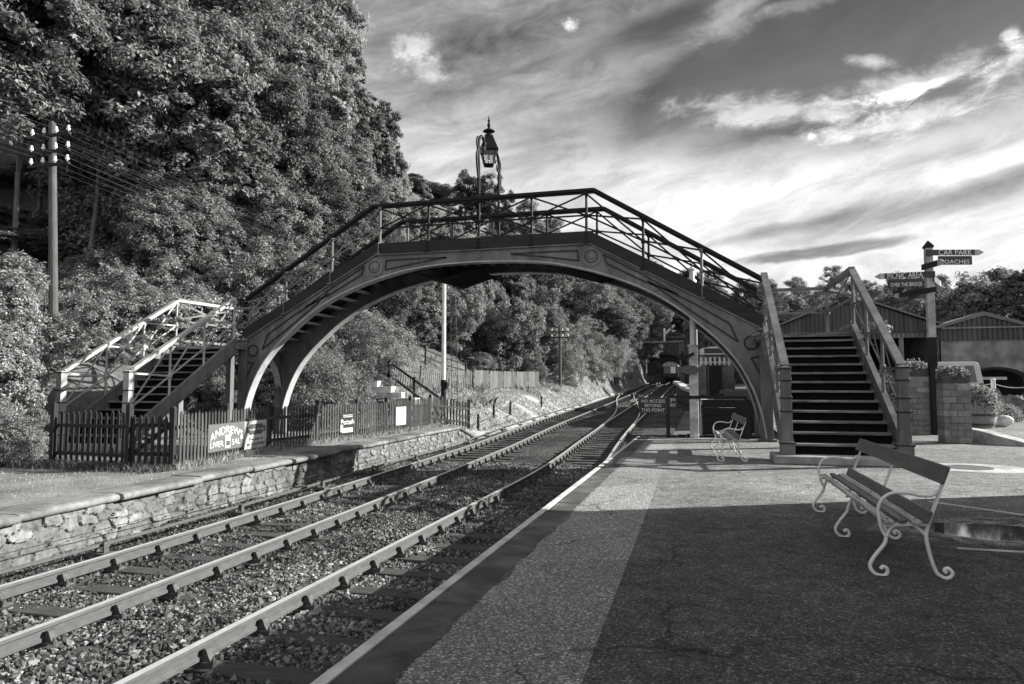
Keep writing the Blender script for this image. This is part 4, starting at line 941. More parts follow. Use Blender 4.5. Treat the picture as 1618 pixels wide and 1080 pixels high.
t1,w1_=telegraph('tall bare telegraph pole with three crossarms under the trees on the left',85,18,195,[(.45,.85,4),(1.0,.85,4),(1.45,.85,4)],dx=-.06)
t2,w2_=telegraph('slim telegraph pole standing on the grass bank before the rock face',885,60,515,[(.5,.8,4),(1.0,.8,4)],r=(.14,.10))
t3,w3_=telegraph('small telegraph pole at the foot of the rock face near the tunnel',997,104,540,[(.5,.7,4)],r=(.14,.11))
def wire(a,b,sag,name='overhead_wire'):
    mb=MB(); P=[a.lerp(b,i/14)-Vector((0,0,sag*4*(i/14)*(1-i/14))) for i in range(15)]; mb.tube(P,.009,4); return mb.build(name,M['wire'])
wt=thing('overhead_wires','bundle of thin overhead wires strung between the telegraph poles','wires',(w1_[0].x,w1_[0].y,w1_[0].z))
for i,a in enumerate(w1_):
    b=w2_[i%len(w2_)]+Vector((0,0,-.02*i)); 
    for p,q,s in((a,b,.8),(a,a+Vector((-5,-26,2.5)),.5)):
        mb=MB(); P=[p.lerp(q,k/16)-Vector((0,0,s*4*(k/16)*(1-k/16))) for k in range(17)]; mb.tube(P,.0045,4); mb.build('wire',M['wire'],wt)
# tall white signal post with its ladder
y=31.5; b=base(701,y); t=thing('signal_post','tall white signal post with a black foot and an iron ladder behind the fence','signal post',b)
x=b.x; zt=aty(701,412,y).z; zk=aty(701,600,y).z
mb=MB(); mb.tube([(x,y,zk),(x,y,zt)],[.115,.095],14); mb.build('post',M['white'],t)
mb=MB(); mb.tube([(x,y,b.z-1),(x,y,zk)],[.13,.125],14); mb.box((x+.14,y,zk-.25),(.16,.2,.3)); mb.build('post_foot',M['iron_dark'],t)
mb=MB()
for e in(-.16,.16): mb.beam((x+.50+e,y+.25,b.z),(x+.34+e*.8,y+.2,zt-.3),.03,.03)
q=b.z+.2
while q<zt-.4:
    f=(q-b.z)/(zt-b.z); mb.beam((x+.34-.16*f+.0,y+.25,q),(x+.66-.18*f,y+.25,q),.02,.02); q+=.28
mb.build('ladder',M['iron'],t)
# steps with handrails on the bank behind the fence
y=27.; hr=thing('step_handrail','pair of dark timber handrails climbing the bank to the upper fence','handrail',base(650,31))
a0,a1=aty(616,572,33),aty(698,631,30.5); c0,c1=aty(616,592,33),aty(668,632,30.8)
mb=MB(); mb.beam(a0,a1,.08,.10); mb.build('top_rail',M['timber_dark'],hr)
mb=MB(); mb.beam(c0,c1,.08,.10); mb.build('lower_rail',M['timber_dark'],hr)
for f in(0,.5,1):
    p=a0.lerp(a1,f); mb=MB(); mb.box((p.x,p.y,p.z-.6),(.11,.11,1.5)); mb.build('post',M['timber_dark'],hr)
st=thing('stone_steps','flight of pale stone steps up the bank beside the round bush','steps',base(610,30))
for i,(px,py) in enumerate(((640,633),(625,629),(615,617),(600,606),(596,604))[:4]):
    p=aty(px-i*6,628-i*9,30+i*.5); mb=MB(); mb.box((p.x,p.y,p.z-.16),(1.3,.62,.30)); mb.build('step',M['white_old'],st,bevel=.02)
# upper fences
uf=thing('picket_fence','weathered leaning picket fence along the top of the grass bank','fence',base(700,38))
def gp(px,y,lift=0): 
    p=base(px,y); return Vector((p.x,p.y,p.z+lift))
picket_run([gp(615,33.5),gp(664,35.5),gp(745,40)],uf,mt='fence_old',h=1.15,pitch=.17,w=.10,lean=.10,posth=1.2)
uf2=thing('picket_fence','upright weathered board fence ending below the dark trees on the bank','fence',base(800,45))
picket_run([gp(748,41),gp(800,46),gp(851,52)],uf2,mt='fence_old',h=1.25,pitch=.16,w=.12,posth=1.3)
rf=thing('rail_fence','low dark post and rail fence under the trees at the top of the bank','fence',base(680,46))
for px,yy in((640,44),(672,46),(704,48),(736,50)):
    p=gp(px,yy); mb=MB(); mb.box((p.x,p.y,p.z+.6),(.12,.12,1.3)); mb.build('fence_post',M['timber_dark'],rf)
for (pa,ya),(pb,yb) in zip(((640,44),(672,46),(704,48)),((672,46),(704,48),(736,50))):
    for h in(.6,1.1):
        a,b=gp(pa,ya,h),gp(pb,yb,h); mb=MB(); mb.beam(a,b,.05,.1); mb.build('fence_rail',M['timber_dark'],rf)
for i,(px,py) in enumerate(((806,739),(849,728),(880,660))):pass
for i,(y,dx) in enumerate(((30.6,0),(33.4,0),(36.5,0),(44,0))):
    x=r2n(y)-1.5; t=thing('marker_post',('short dark marker post nearest the fence end','second short dark marker post along the line','third short dark marker post along the line','farthest short dark marker post by the bank')[i],'marker post',(x,y,hz_(x,y)),'short posts beside the left track')
    mb=MB(); mb.box((x,y,hz_(x,y)+.3),(.10,.10,.75)); mb.lathe((x,y,hz_(x,y)+.675),[(.075,0),(.01,.05)],4,ph=math.pi/4); mb.build('post',M['timber_dark'],t)
    mb=MB(); mb.lathe((x,y-.06,hz_(x,y)+.5),[(.05,0),(.05,.03)],10,(0,-1,0)); mb.build('pulley',M['chair'],t)
# ---------------------------------------------------------------- tunnel, train and gantry
TY=138.; tx=-6.75; tz=2.3
tp=thing('tunnel_portal','dark stone tunnel portal at the end of the line','tunnel',(tx,TY,tz))
aw=[(4.3*math.cos(a),1.6+3.9*math.sin(a)) for a in np.linspace(math.pi,0,25)]; aw=[(-4.3,-.6)]+aw+[(4.3,-.6)]
inner=[Vector((tx+u,TY,tz+v)) for u,v in aw]; 
outer=[Vector((tx-11,TY,tz-.6))]+[Vector((tx+(-11+22*i/24),TY,tz+8.6)) for i in range(25)]+[Vector((tx+11,TY,tz-.6))]
mb=MB(); mb.strip(inner,outer,(0,1.2,0)); mb.build('portal_wall',M['brick'],tp)
mb=MB(); mb.strip(inner,[Vector((tx+u*1.13,TY-.12,tz+(1.6+(v-1.6)*1.13 if v>1.6 else v))) for u,v in aw],(0,.3,0)) ; mb.build('voussoirs',M['block'] or M['brick'],tp)
mb=MB(); mb.box((tx,TY+.3,tz+8.85),(23,1.9,.5)); mb.build('parapet_coping',M['brick'],tp)
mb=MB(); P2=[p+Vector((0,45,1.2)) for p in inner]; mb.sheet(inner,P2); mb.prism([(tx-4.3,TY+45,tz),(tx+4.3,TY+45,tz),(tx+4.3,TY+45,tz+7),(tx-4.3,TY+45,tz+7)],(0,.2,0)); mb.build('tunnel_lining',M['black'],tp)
cx=aty(1060,590,132).x; cz=zr(132); tr=thing('railway_coach','dark railway coach with a pale curved roof standing at the tunnel mouth','train',(cx,132,cz))
mb=MB(); V=[(cx-1.4,130,cz+.9),(cx+1.4,130,cz+.9),(cx+1.4,130,cz+2.9),(cx-1.4,130,cz+2.9)]; mb.prism(V,(0,18,0)); mb.build('body',M['coach'],tr,bevel=.05)
mb=MB(); mb.prism([Vector((cx+1.45*math.cos(a),129.95,cz+2.85+.85*math.sin(a))) for a in np.linspace(0,math.pi,13)],(0,18.1,0)); mb.build('roof',M['white_old'],tr)
for e in(-.85,0,.85):
    mb=MB(); mb.box((cx+e,129.97,cz+2.25),(.6,.05,.75)); mb.build('window',M['glass'],tr)
mb=MB(); mb.box((cx,130.2,cz+.72),(2.5,.3,.3)); 
for e in(-.85,.85): mb.lathe((cx+e,130.1,cz+.75),[(.12,0),(.12,.4),(.24,.42),(.24,.5)],12,(0,-1,0))
mb.build('buffer_beam',M['iron_dark'],tr)
for yy in(131.5,133.5,144,146):
    for e in(-.75,.75):
        mb=MB(); mb.lathe((cx+e-.06,yy,cz+.46),[(.46,0),(.46,.12)],20,(1,0,0)); mb.build('wheel',M['chair'],tr)
gy_=108.; gtz=aty(1040,540,gy_).z; gx0,gx1=aty(999,540,gy_).x,aty(1080,540,gy_).x
ga=thing('signal_gantry','iron signal gantry spanning the tracks in front of the tunnel','gantry',(gx1,gy_,zr(gy_)))
mb=MB(); mb.beam((gx0,gy_,gtz),(gx1,gy_,gtz),.9,.28); mb.build('beam',M['concrete'],ga)
for q,(xx,w) in enumerate(((gx0,.18),(gx1-.5,.25),(gx1-.1,.25))):
    mb=MB(); mb.beam((xx,gy_,zr(gy_)-.6),(xx,gy_,gtz),w,w); mb.build('column',M['iron'],ga)
mb=MB()
for k in range(9): zz=zr(gy_)+.3+k*(gtz-zr(gy_)-.5)/9; mb.beam((gx1-.5,gy_,zz),(gx1-.1,gy_,zz+(.5 if k%2 else 0)),.05,.05)
mb.build('bracing',M['iron'],ga)
mb=MB()
for f in(.78,.86,.94,1.0): xx=gx0+(gx1-gx0)*f; mb.beam((xx,gy_,gtz),(xx,gy_,gtz+1.25),.05,.05)
mb.beam((gx0+(gx1-gx0)*.78,gy_,gtz+1.2),(gx1,gy_,gtz+1.2),.04,.05); mb.beam((gx0+(gx1-gx0)*.78,gy_,gtz+.7),(gx1,gy_,gtz+.7),.04,.05); mb.build('walkway_railing',M['iron'],ga)
sx_=aty(1050,540,gy_).x; sg_=thing('semaphore_signal','small white semaphore with a raised arm standing on the gantry','signal',(sx_,gy_,gtz+.14))
mb=MB(); mb.box((sx_,gy_-.1,gtz+1.1),(.24,.2,1.95)); mb.build('post',M['white'],sg_)
A=Vector((sx_+.15,gy_-.25,gtz+1.25)); B=aty(1066,513,gy_-.25); mb=MB(); mb.beam(A,B,.05,.30,up=(0,1,0)) if 0 else mb.prism([A+Vector((.1,0,-.14)),B+Vector((.1,0,-.14)),B+Vector((-.1,0,.14)),A+Vector((-.1,0,.14))],(0,.05,0)); mb.build('arm',M['sign_white'],sg_)
D=(B-A); mb=MB(); P=[A+D*.55,A+D*.72]; mb.prism([P[0]+Vector((.105,-.01,-.147)),P[1]+Vector((.105,-.01,-.147)),P[1]+Vector((-.105,-.01,.147)),P[0]+Vector((-.105,-.01,.147))],(0,.07,0)); mb.build('arm_stripe',M['sign_mid'],sg_)
# ---------------------------------------------------------------- platform-end signal, barrier and board
SX,SY=-.22,20.2
sp=thing('semaphore_signal','white square signal post with a horizontal striped arm at the platform end','signal',(SX,SY,0))
zt=aty(1097,547,SY).z
mb=MB(); mb.box((SX,SY,zt/2),(.235,.235,zt)); mb.box((SX,SY,zt+.02),(.30,.30,.05)); mb.build('lower_post',M['white_old'],sp,bevel=.01)
zz=aty(1095,418,SY+1.9).z
mb=MB(); mb.tube([(SX,SY,zt+.04),(SX,SY,4.7)],[.085,.075],14); mb.lathe((SX,SY,4.7),[(.09,0),(.11,.05),(.03,.12),(.05,.2),(.01,.34)],10); mb.build('upper_post',M['white'],sp)
zc=aty(1075,584,SY-.2).z; xl_,xr_=aty(1048,584,SY-.2).x,aty(1097,584,SY-.2).x
mb=MB(); mb.box(((xl_+xr_)/2-.15,SY-.2,zc),(xr_-xl_-.35,.03,.18)); arm=mb.build('arm',M['sign_mid'],sp)
mb=MB(); mb.box((xl_+.27,SY-.218,zc),(.13,.012,.182)); mb.build('arm_stripe',M['sign_white'],arm)
mb=MB(); mb.lathe((xr_-.12,SY-.23,zc),[(.26,0),(.26,.05)],22,(0,-1,0),sx=1,sy=1); 
o=mb.build('spectacle',M['sign_mid'],arm); o.scale=(1.05,1,.42); o.location=(0,0,(wloc(sp).z+0)*0); 
# keep the spectacle centred after the squash
for v in o.data.vertices: v.co.z=(zc)+(v.co.z-zc)*1.0
o.scale=(1,1,1)
for v in o.data.vertices: v.co.z=zc+(v.co.z-zc)*.48
mb=MB(); mb.prism([(SX-.28,SY-.22,zc+.25),(SX+.02,SY-.22,zc+.42),(SX+.02,SY-.22,zc+.5),(SX-.22,SY-.22,zc+.38),(SX-.3,SY-.22,zc+.55),(SX-.4,SY-.22,zc+.3)],(0,.15,0)); mb.build('lamp_bracket',M['iron_dark'],sp)
mb=MB(); mb.box((SX-.24,SY-.12,zc+.02),(.16,.18,.28)); mb.lathe((SX-.24,SY-.12,zc+.16),[(.09,0),(.05,.06),(.06,.1)],10); mb.build('signal_lamp',M['iron_dark'],sp)
for e in(.13,.17): 
    mb=MB(); mb.tube([(SX+e,SY+.02,.1),(SX+e,SY+.02,3.8)],.012,5); mb.build('operating_rod',M['iron'],sp)
zl=aty(1092,432,21.6).z; xl2=aty(1092,432,21.6).x
l2=thing('signal_lamp','dark capped round lamp seen through the far railing of the footbridge','lamp',(xl2,22.1,2))
mb=MB(); mb.tube([(xl2+.1,22.1,-.6),(xl2+.1,22.1,zl+.35)],[.07,.05],10); mb.build('post',M['white'],l2)
mb=MB(); mb.lathe((xl2-.08,22.0,zl-.06),[(.20,0),(.2,.06),(.14,.16),(.05,.22),(.03,.3)],16); mb.build('cap',M['iron_dark'],l2)
mb=MB(); mb.lathe((xl2-.02,21.9,zl-.28),[(.03,-.2),(.14,-.14),(.19,0),(.15,.13),(.12,.2)],18); mb.build('globe',M['sign_white'],l2)
# barrier bar and notice
nx0=aty(1056,690,20.1).x
na=thing('notice_board','dark board reading NO ACCESS BEYOND THIS POINT on a post at the platform end','sign',(nx0,20.1,0))
mb=MB(); mb.box((nx0,20.1,.55),(.1,.1,1.12)); mb.build('post',M['timber_dark'],na)
a,b=aty(1009,652,20.02),aty(1055,628,20.02); mb=MB(); mb.box(((a.x+b.x)/2,20.02,(a.z+b.z)/2),(b.x-a.x,.03,b.z-a.z)); mb.build('board',M['sign_dark'],na,bevel=.004)
mb=MB(); 
for xx,w,zz2,h in(((a.x+b.x)/2,b.x-a.x,b.z-.008,.016),((a.x+b.x)/2,b.x-a.x,a.z+.008,.016)): mb.box((xx,20.0,zz2),(w,.02,h))
mb.build('board_border',M['sign_mid'],na)
hh=b.z-a.z; cxx=(a.x+b.x)/2
for k,(s,wd) in enumerate((('NO ACCESS',.80),('BEYOND',.56),('THIS POINT',.80))): lettering(s,(cxx,20.0,b.z-hh*(.32+.29*k)),(1,0,0),(0,0,1),.125,M['letter'],na,width=((b.x-a.x)*wd,None))
bb=thing('barrier_rail','dark horizontal barrier rail running right from the notice board','barrier',(.2,20.1,.9))
p,q=aty(1056,627,20.1),aty(1180,628,20.1); mb=MB(); mb.beam(p,q,.08,.09); mb.build('rail',M['timber_dark'],bb)
mb=MB(); mb.box((q.x,20.1,.55),(.12,.12,1.1)); mb.build('post',M['timber_dark'],bb)
for k,(t0,t1) in enumerate(((628,634),(636,643))):
    t=thing('small_notice',('small grey notice with white figures beside the board','lower small grey notice with white figures beside the board')[k],'sign',(nx0+.2,20.03,.9),'small notices on the barrier')
    a,b=aty(1057,t1,20.03),aty(1069,t0,20.03); mb=MB(); mb.box(((a.x+b.x)/2,20.03,(a.z+b.z)/2),(b.x-a.x,.015,b.z-a.z)); mb.build('plate',M['sign_mid'],t)
    mb=MB(); mb.box(((a.x+b.x)/2-.03,20.018,(a.z+b.z)/2),(.03,.006,.07)); mb.box(((a.x+b.x)/2+.03,20.018,(a.z+b.z)/2),(.03,.006,.07)); mb.build('figures',M['sign_white'],t)
# ---------------------------------------------------------------- things beyond the platform end, seen under the arch
rw=thing('sleeper_wall','dark retaining wall of old sleepers behind the footbridge pillar','wall',(1.2,24,-.3))
for k in range(7):
    mb=MB(); mb.box((.95+.02*(k%2),24.3,-.75+k*.27),(1.9,.28,.26)); mb.build('sleeper',M['timber_dark'],rw,bevel=.01)
mb=MB()
rw2=thing('sleeper_wall','low dark wall of upright sleepers at the end of the platform','wall',(.0,21.2,-.4))
for k in range(11):
    mb=MB(); mb.box((-.85+k*.26,21.15,-.32+.02*(k%3)),(.25,.14,.66)); mb.build('sleeper',M['timber_dark'],rw2,bevel=.01)
for lab,(p0,y0),(p1,y1),(q0,q1) in (('long pale coping ramp leading up beside the siding',(1068,66),(1102,52),(604,622)),('pale broken coping ramp behind the near signal post',(1109,33),(1156,25),(632,655))):
    a=aty(p0,q0,y0); b=aty(p1,q1,y1); t=thing('stone_ramp',lab,'ramp wall',(a.x,a.y,a.z-1))
    mb=MB(); P=[a.lerp(b,f)+Vector((0,0,.06*math.sin(f*9))) for f in np.linspace(0,1,8)]
    for u,v in zip(P,P[1:]): mb.beam(u,v,.55,.24)
    mb.build('coping',M['white_old'],t)
    mb=MB(); mb.strip([Vector((p.x+.0,p.y,-1.0)) for p in P],[p-Vector((0,0,.08)) for p in P],(.5,0,0)); mb.build('wall',M['brick'],t)
# white cabin behind with a dark notice, pale pickets
wy=52.; a=aty(1100,600,wy); b=aty(1160,545,wy); zg=hz_(a.x+2,wy)
wc=thing('white_cabin','small white cabin with a curved roof beyond the right hand track','cabin',(a.x,wy,zg))
zt=aty(1130,560,wy).z; mb=MB(); mb.box(((a.x+b.x)/2,wy+1.5,(zg+zt)/2),(b.x-a.x,3,zt-zg)); mb.build('wall',M['coping'],wc)
mb=MB(); zr_=aty(1130,547,wy).z; mb.prism([Vector(((a.x+b.x)/2+(b.x-a.x)*.55*math.cos(t_),wy-.1,zt+(zr_-zt)*math.sin(t_))) for t_ in np.linspace(0,math.pi,13)],(0,3.2,0)); mb.build('roof',M['white_old'],wc)
mb=MB(); mb.box(((a.x+b.x)/2,wy-.05,(zg+zt)/2),(.9,.1,zt-zg-.5)); mb.build('door',M['timber_dark'],wc)
p,q=aty(1113,563,50),aty(1142,550,50); bd=thing('dark_signboard','dark rectangular signboard standing in front of the white cabin','sign',((p.x+q.x)/2,50,hz_(p.x,50)))
mb=MB(); mb.box(((p.x+q.x)/2,50,(p.z+q.z)/2),(q.x-p.x,.08,q.z-p.z)); mb.build('board',M['sign_dark'],bd)
for xx in(p.x+.15,q.x-.15):
    mb=MB(); g0=hz_(xx,50); mb.box((xx,50.1,(g0+p.z)/2),(.1,.1,p.z-g0+.2)); mb.build('leg',M['timber_dark'],bd)
pf=thing('picket_fence','white picket fence in front of the white cabin','fence',aty(1130,585,49))
pa,pb=aty(1103,578,49),aty(1160,578,49); picket_run([pa,pb],pf,mt='sign_white',h=.62,pitch=.30,w=.16,posth=1.0,postw=.12)
sx0=aty(1152,600,31).x; sk=thing('sleeper_stack','heap of old sleepers and timber behind the arch of the footbridge','timber stack',(sx0,31,.3))
for j in range(6):
    for i in range(3):
        mb=MB(); mb.box((sx0+rnd.uniform(-.12,.12)+.1*j,30.7+i*.3,.40+j*.165),(2.3-.18*j+rnd.uniform(-.2,.2),.26,.155),rnd.uniform(-.04,.04)); mb.build('sleeper',M['sleeper'],sk)
# ---------------------------------------------------------------- fingerpost
px_,py_=6.36,22.3
fp=thing('fingerpost','tall black and white fingerpost with direction arms reading CAR PARK and PICNIC AREA','signpost',(px_,py_,0))
ztop=aty(1462,392,py_).z; zmid=aty(1471,533,py_).z
mb=MB(); mb.box((px_,py_,zmid/2),(.21,.21,zmid)); mb.build('lower_post',M['iron_dark'],fp,bevel=.01)
mb=MB(); mb.box((px_,py_,(zmid+ztop)/2),(.19,.19,ztop-zmid)); mb.build('upper_post',M['post_white'],fp,bevel=.01)
mb=MB(); mb.lathe((px_,py_,ztop),[(.16,0),(.17,.05),(.13,.1),(.01,.22)],4,ph=math.pi/4); mb.build('cap',M['iron_dark'],fp)
def arm(pxa,pxb,pyt,pyb,s1,s2,dirv,L,tipw=True):
    z1=aty((pxa+pxb)/2,pyt,py_).z; z0=aty((pxa+pxb)/2,pyb,py_).z; d=Vector(dirv).normalized(); n=Vector((d.y,-d.x,0)); o=Vector((px_,py_,0))+n*.11
    if n.y>0: n=-n; o=Vector((px_,py_,0))+n*.11
    h=z1-z0; zm=(z0+z1)/2; mb=MB(); A=o-d*.12
    V=[A+Vector((0,0,z0)),A+d*L+Vector((0,0,z0)),A+d*L+Vector((0,0,z1)),A+Vector((0,0,z1))]; mb.prism(V,n*.035); ao=mb.build('direction_arm',M['sign_dark'],fp)
    mb=MB(); mb.prism([A+d*L+Vector((0,0,z0)),A+d*(L+.12)+Vector((0,0,z0+.0)),A+d*(L+.26)+Vector((0,0,zm)),A+d*(L+.12)+Vector((0,0,z1)),A+d*L+Vector((0,0,z1))],n*.035); mb.build('pointed_tip',M['post_white'],ao)
    r=d if d.x>0 else -d
    if s1: lettering(s1,o+d*(L*.5)+n*.036+Vector((0,0,zm-.08)),r,(0,0,1),.235,M['letter'],ao,width=(L*.70,None))
    if s2: lettering(s2,o+d*(L*.48)+n*.036+Vector((0,0,z0-.24)),r,(0,0,1),.16,M['letter'],ao,width=(L*.62,None))
    if s2: 
        mb=MB(); B=o+d*(L*.15); mb.prism([B+Vector((0,0,z0-.27)),B+d*L*.7+Vector((0,0,z0-.27)),B+d*L*.7+Vector((0,0,z0-.02)),B+Vector((0,0,z0-.02))],n*.03); mb.build('lower_plate',M['sign_dark'],ao)
arm(1468,1535,394,403,'CAR PARK','COACHES',(1,.25,0),1.35)
arm(1460,1397,431,440,'PICNIC AREA','OVER THE BRIDGE',(-1,.04,0),1.30)
arm(1480,1490,416,425,'','',(.28,-1,0),.75); arm(1465,1484,436,446,'','',(.42,1,0),1.2); arm(1466,1488,455,463,'','',(.45,-.8,0),.5); arm(1445,1466,456,464,'','',(-.5,.9,0),1.1)
# ---------------------------------------------------------------- planters, walls, barrel on the right
def blockmat():
    m=bpy.data.materials.new('block_wall'); m.use_nodes=True; T=NT(m.node_tree); p=T.n['Principled BSDF']; p.inputs['Roughness'].default_value=.9
    at=T.node('ShaderNodeTexCoord'); n=T.noise(at.outputs['Object'],5,5,.65); g=T.node('ShaderNodeNewGeometry')
    c=T.m('MULTIPLY',T.maprange(n,.3,.7,.10,.21),T.maprange(g.outputs['Random Per Island'],0,1,.7,1.25)); T.put(p.inputs[0],T.comb(c,c,c)); return m
M['block']=blockmat()
def block_pillar(label,c,w,d,h,plabel):
    t=thing('block_pillar',label,'wall',(c[0],c[1],0)); mb=MB(); rr=random.Random(int(c[0]*100)); nz=int(h/.155); 
    for k in range(nz):
        z=(k+.5)*h/nz; nb=max(2,round(w/.30)); off=(.5 if k%2 else 0)/nb*w
        xs=[-w/2]+[x for x in [(-w/2+off+i*w/nb) for i in range(0,nb+1)] if -w/2+.05<x<w/2-.05]+[w/2]
        for a,b in zip(xs,xs[1:]): mb.box((c[0]+(a+b)/2,c[1],z),(b-a-.012,d+rr.uniform(-.012,.012),h/nz-.012))
    mb.build('blockwork',M['block'],t,bevel=.008)
    mb=MB(); mb.box((c[0],c[1],h/2-.01),(w-.03,d-.03,h-.03)); mb.build('mortar',M['concrete'],t)
    pt_=thing('planter_trough',plabel,'planter',(c[0],c[1],h)); mb=MB(); mb.prism([(c[0]-w*.48,c[1]-d*.42,h),(c[0]+w*.48,c[1]-d*.42,h),(c[0]+w*.54,c[1]-d*.42,h+.22),(c[0]-w*.54,c[1]-d*.42,h+.22)],(0,d*.84,0)); mb.build('trough',M['pot'],pt_)
    return Vector((c[0],c[1],h+.22)),w,d,pt_
TR=[]
TR.append(block_pillar('block pillar left of the fingerpost topped by a trough',(5.93,22.6),.70,.6,1.72,'dark trough of plants on the pillar left of the fingerpost'))
TR.append(block_pillar('block pillar right of the fingerpost topped by a trough',(6.17,20.1),.62,.55,1.50,'dark trough of plants on the pillar right of the fingerpost'))
lw=thing('low_kerb_wall','low rounded kerb wall curving from the foot of the block pillar','kerb',(6.9,20,0)); mb=MB(); P=spline([(6.55,20.9,.0),(6.75,20.2,0),(6.95,19.6,0),(7.4,19.2,0)],5)
mb.strip([Vector((p[0],p[1],-.05)) for p in P],[Vector((p[0],p[1],.34-.3*(i/len(P))**2)) for i,p in enumerate(P)],(.30,.12,0)); mb.build('kerb',M['stone'],lw)
bp=aty(1543,672,25.2); bp.z=.12
bl=thing('barrel_planter','half barrel planter with hoops full of trailing plants','planter',bp)
mb=MB(); mb.lathe(bp,[(.46,0),(.53,.22),(.56,.45),(.57,.72),(.52,.72),(.50,.60)],22); mb.build('staves',M['wood_barrel'],bl)
for z,r in((.10,.495),(.40,.563)):
    mb=MB(); mb.lathe(bp+Vector((0,0,z)),[(r-.02,0),(r+.01,0),(r+.018,.07),(r-.01,.07)],22); mb.build('hoop',M['hoop'],bl)
def rocks(name,label,cat,c,n,spread,size,m,seed):
    t=thing(name,label,cat,c); 
    rs=np.random.RandomState(seed); xy=np.stack([rs.normal(0,spread[0],n),rs.normal(0,spread[1],n),np.abs(rs.normal(0,spread[2],n))],1)
    V,F=stones(n,xy,size,seed+1); o=mesh_np('stones',V,F,m,t); return t
t=thing('boulder','white painted boulder leaning beside the half barrel planter','boulder',(aty(1580,668,25.6).x,25.6,.15)); V,F=stones(1,np.array([[0,0,.2]]),.62,44); o=mesh_np('rock',V*np.array([[1.2,1,.75]]),F,M['white_old'],t,smooth=False); o.modifiers.new('sub','SUBSURF').render_levels=2
p=aty(1600,615,31); t=rocks('rubble_heap','heap of dark broken stone on the right of the yard','rubble',(p.x+1,31.5,.32),420,(2.1,1.3,.28),.34,M['rubble'],71); t.children[0]['kind']='stuff'
# chain-link posts with rope
pr=[]; 
for i,(px,yy) in enumerate(((1569,33),(1640,31),(1500,37))):
    p=base(px,yy); z=p.z+.05; t=thing('rope_post',('pale rope post behind the barrel planter','pale rope post at the right edge of the yard','pale rope post hidden behind the van')[i],'post',(p.x,yy,z),'rope fence posts'); mb=MB(); mb.tube([(p.x,yy,z-.2),(p.x,yy,z+1.35)],[.10,.08],10); mb.lathe((p.x,yy,z+1.35),[(.1,0),(.11,.04),(.03,.12)],10); mb.build('post',M['white_old'],t); pr.append(Vector((p.x,yy,z)))
for k,(u,v) in enumerate(((0,1),(2,0))):
  for j,h in enumerate((1.25,.6)):
    a,b=pr[u]+Vector((0,0,h)),pr[v]+Vector((0,0,h)); mb=MB(); mb.tube([a.lerp(b,i/12)-Vector((0,0,.16*4*(i/12)*(1-i/12))) for i in range(13)],.022,6); o=mb.build('rope',M['rope']); tag(o,('upper','lower')[j]+' sagging rope '+('right of the pale post behind the barrel','running from the van to the pale post')[k],'rope')
# low iron hoop railing
hrp=thing('hoop_railing','low iron railing in front of the arched shed door','railing',base(1590,36)); mb=MB(); a,b=base(1555,36,.05),base(1660,36,.05)
for i in range(30):
    p=a.lerp(b,i/29); mb.beam(p,p+Vector((0,0,.62)),.025,.025)
mb.beam(a+Vector((0,0,.6)),b+Vector((0,0,.6)),.03,.04); mb.build('bars',M['iron'],hrp)
# ---------------------------------------------------------------- van
vy=31.; vc=aty(1513,600,vy); vz=.42; vb=thing('parked_van','pale van parked behind the block pillars with its rear window to the platform','van',(vc.x,vy,vz))
W2=.92; zt=aty(1513,571,vy).z; H_=zt-vz
V=[(vc.x-W2,vy,vz+.35),(vc.x+W2,vy,vz+.35),(vc.x+W2,vy,vz+H_*.55),(vc.x+W2*.88,vy+.12,vz+H_*.96),(vc.x+W2*.8,vy+.14,vz+H_),(vc.x-W2*.8,vy+.14,vz+H_),(vc.x-W2*.88,vy+.12,vz+H_*.96),(vc.x-W2,vy,vz+H_*.55)]
mb=MB(); n=len(V); P=[Vector(v) for v in V]; Q=[v+Vector((0,3.9,0)) for v in P]; mb.add(P+Q,[tuple(range(n))[::-1],tuple(range(n,2*n))]+[(i,(i+1)%n,n+(i+1)%n,n+i) for i in range(n)]); mb.build('body',M['van'],vb,bevel=.05)
mb=MB(); mb.prism([(vc.x-.68,vy-.012+.03,vz+H_*.60),(vc.x+.68,vy+.018,vz+H_*.60),(vc.x+.60,vy+.10,vz+H_*.92),(vc.x-.60,vy+.10,vz+H_*.92)],(0,-.03,0)); mb.build('rear_window',M['glass'],vb,bevel=.01)
mb=MB(); mb.prism([(vc.x-W2-.012,vy+.5,vz+H_*.60),(vc.x-W2-.012,vy+1.6,vz+H_*.60),(vc.x-W2*.90-.012,vy+1.6,vz+H_*.90),(vc.x-W2*.90-.012,vy+.6,vz+H_*.90)],(.03,0,0)); mb.build('side_window',M['glass'],vb)
for e in(-1,1):
    for yy in(.75,3.1):
        mb=MB(); mb.lathe((vc.x+e*(W2-.1)-.1,vy+yy,vz+.33),[(.33,0),(.33,.2)],20,(1,0,0)); mb.build('wheel',M['tyre'],vb)
    mb=MB(); mb.box((vc.x+e*(W2-.1),vy-.01,vz+H_*.5),(.12,.04,.3)); mb.build('tail_light',M['sign_mid'],vb)
mb=MB(); mb.box((vc.x,vy-.05,vz+.45),(W2*2.02,.14,.2)); mb.build('bumper',M['iron_dark'],vb)
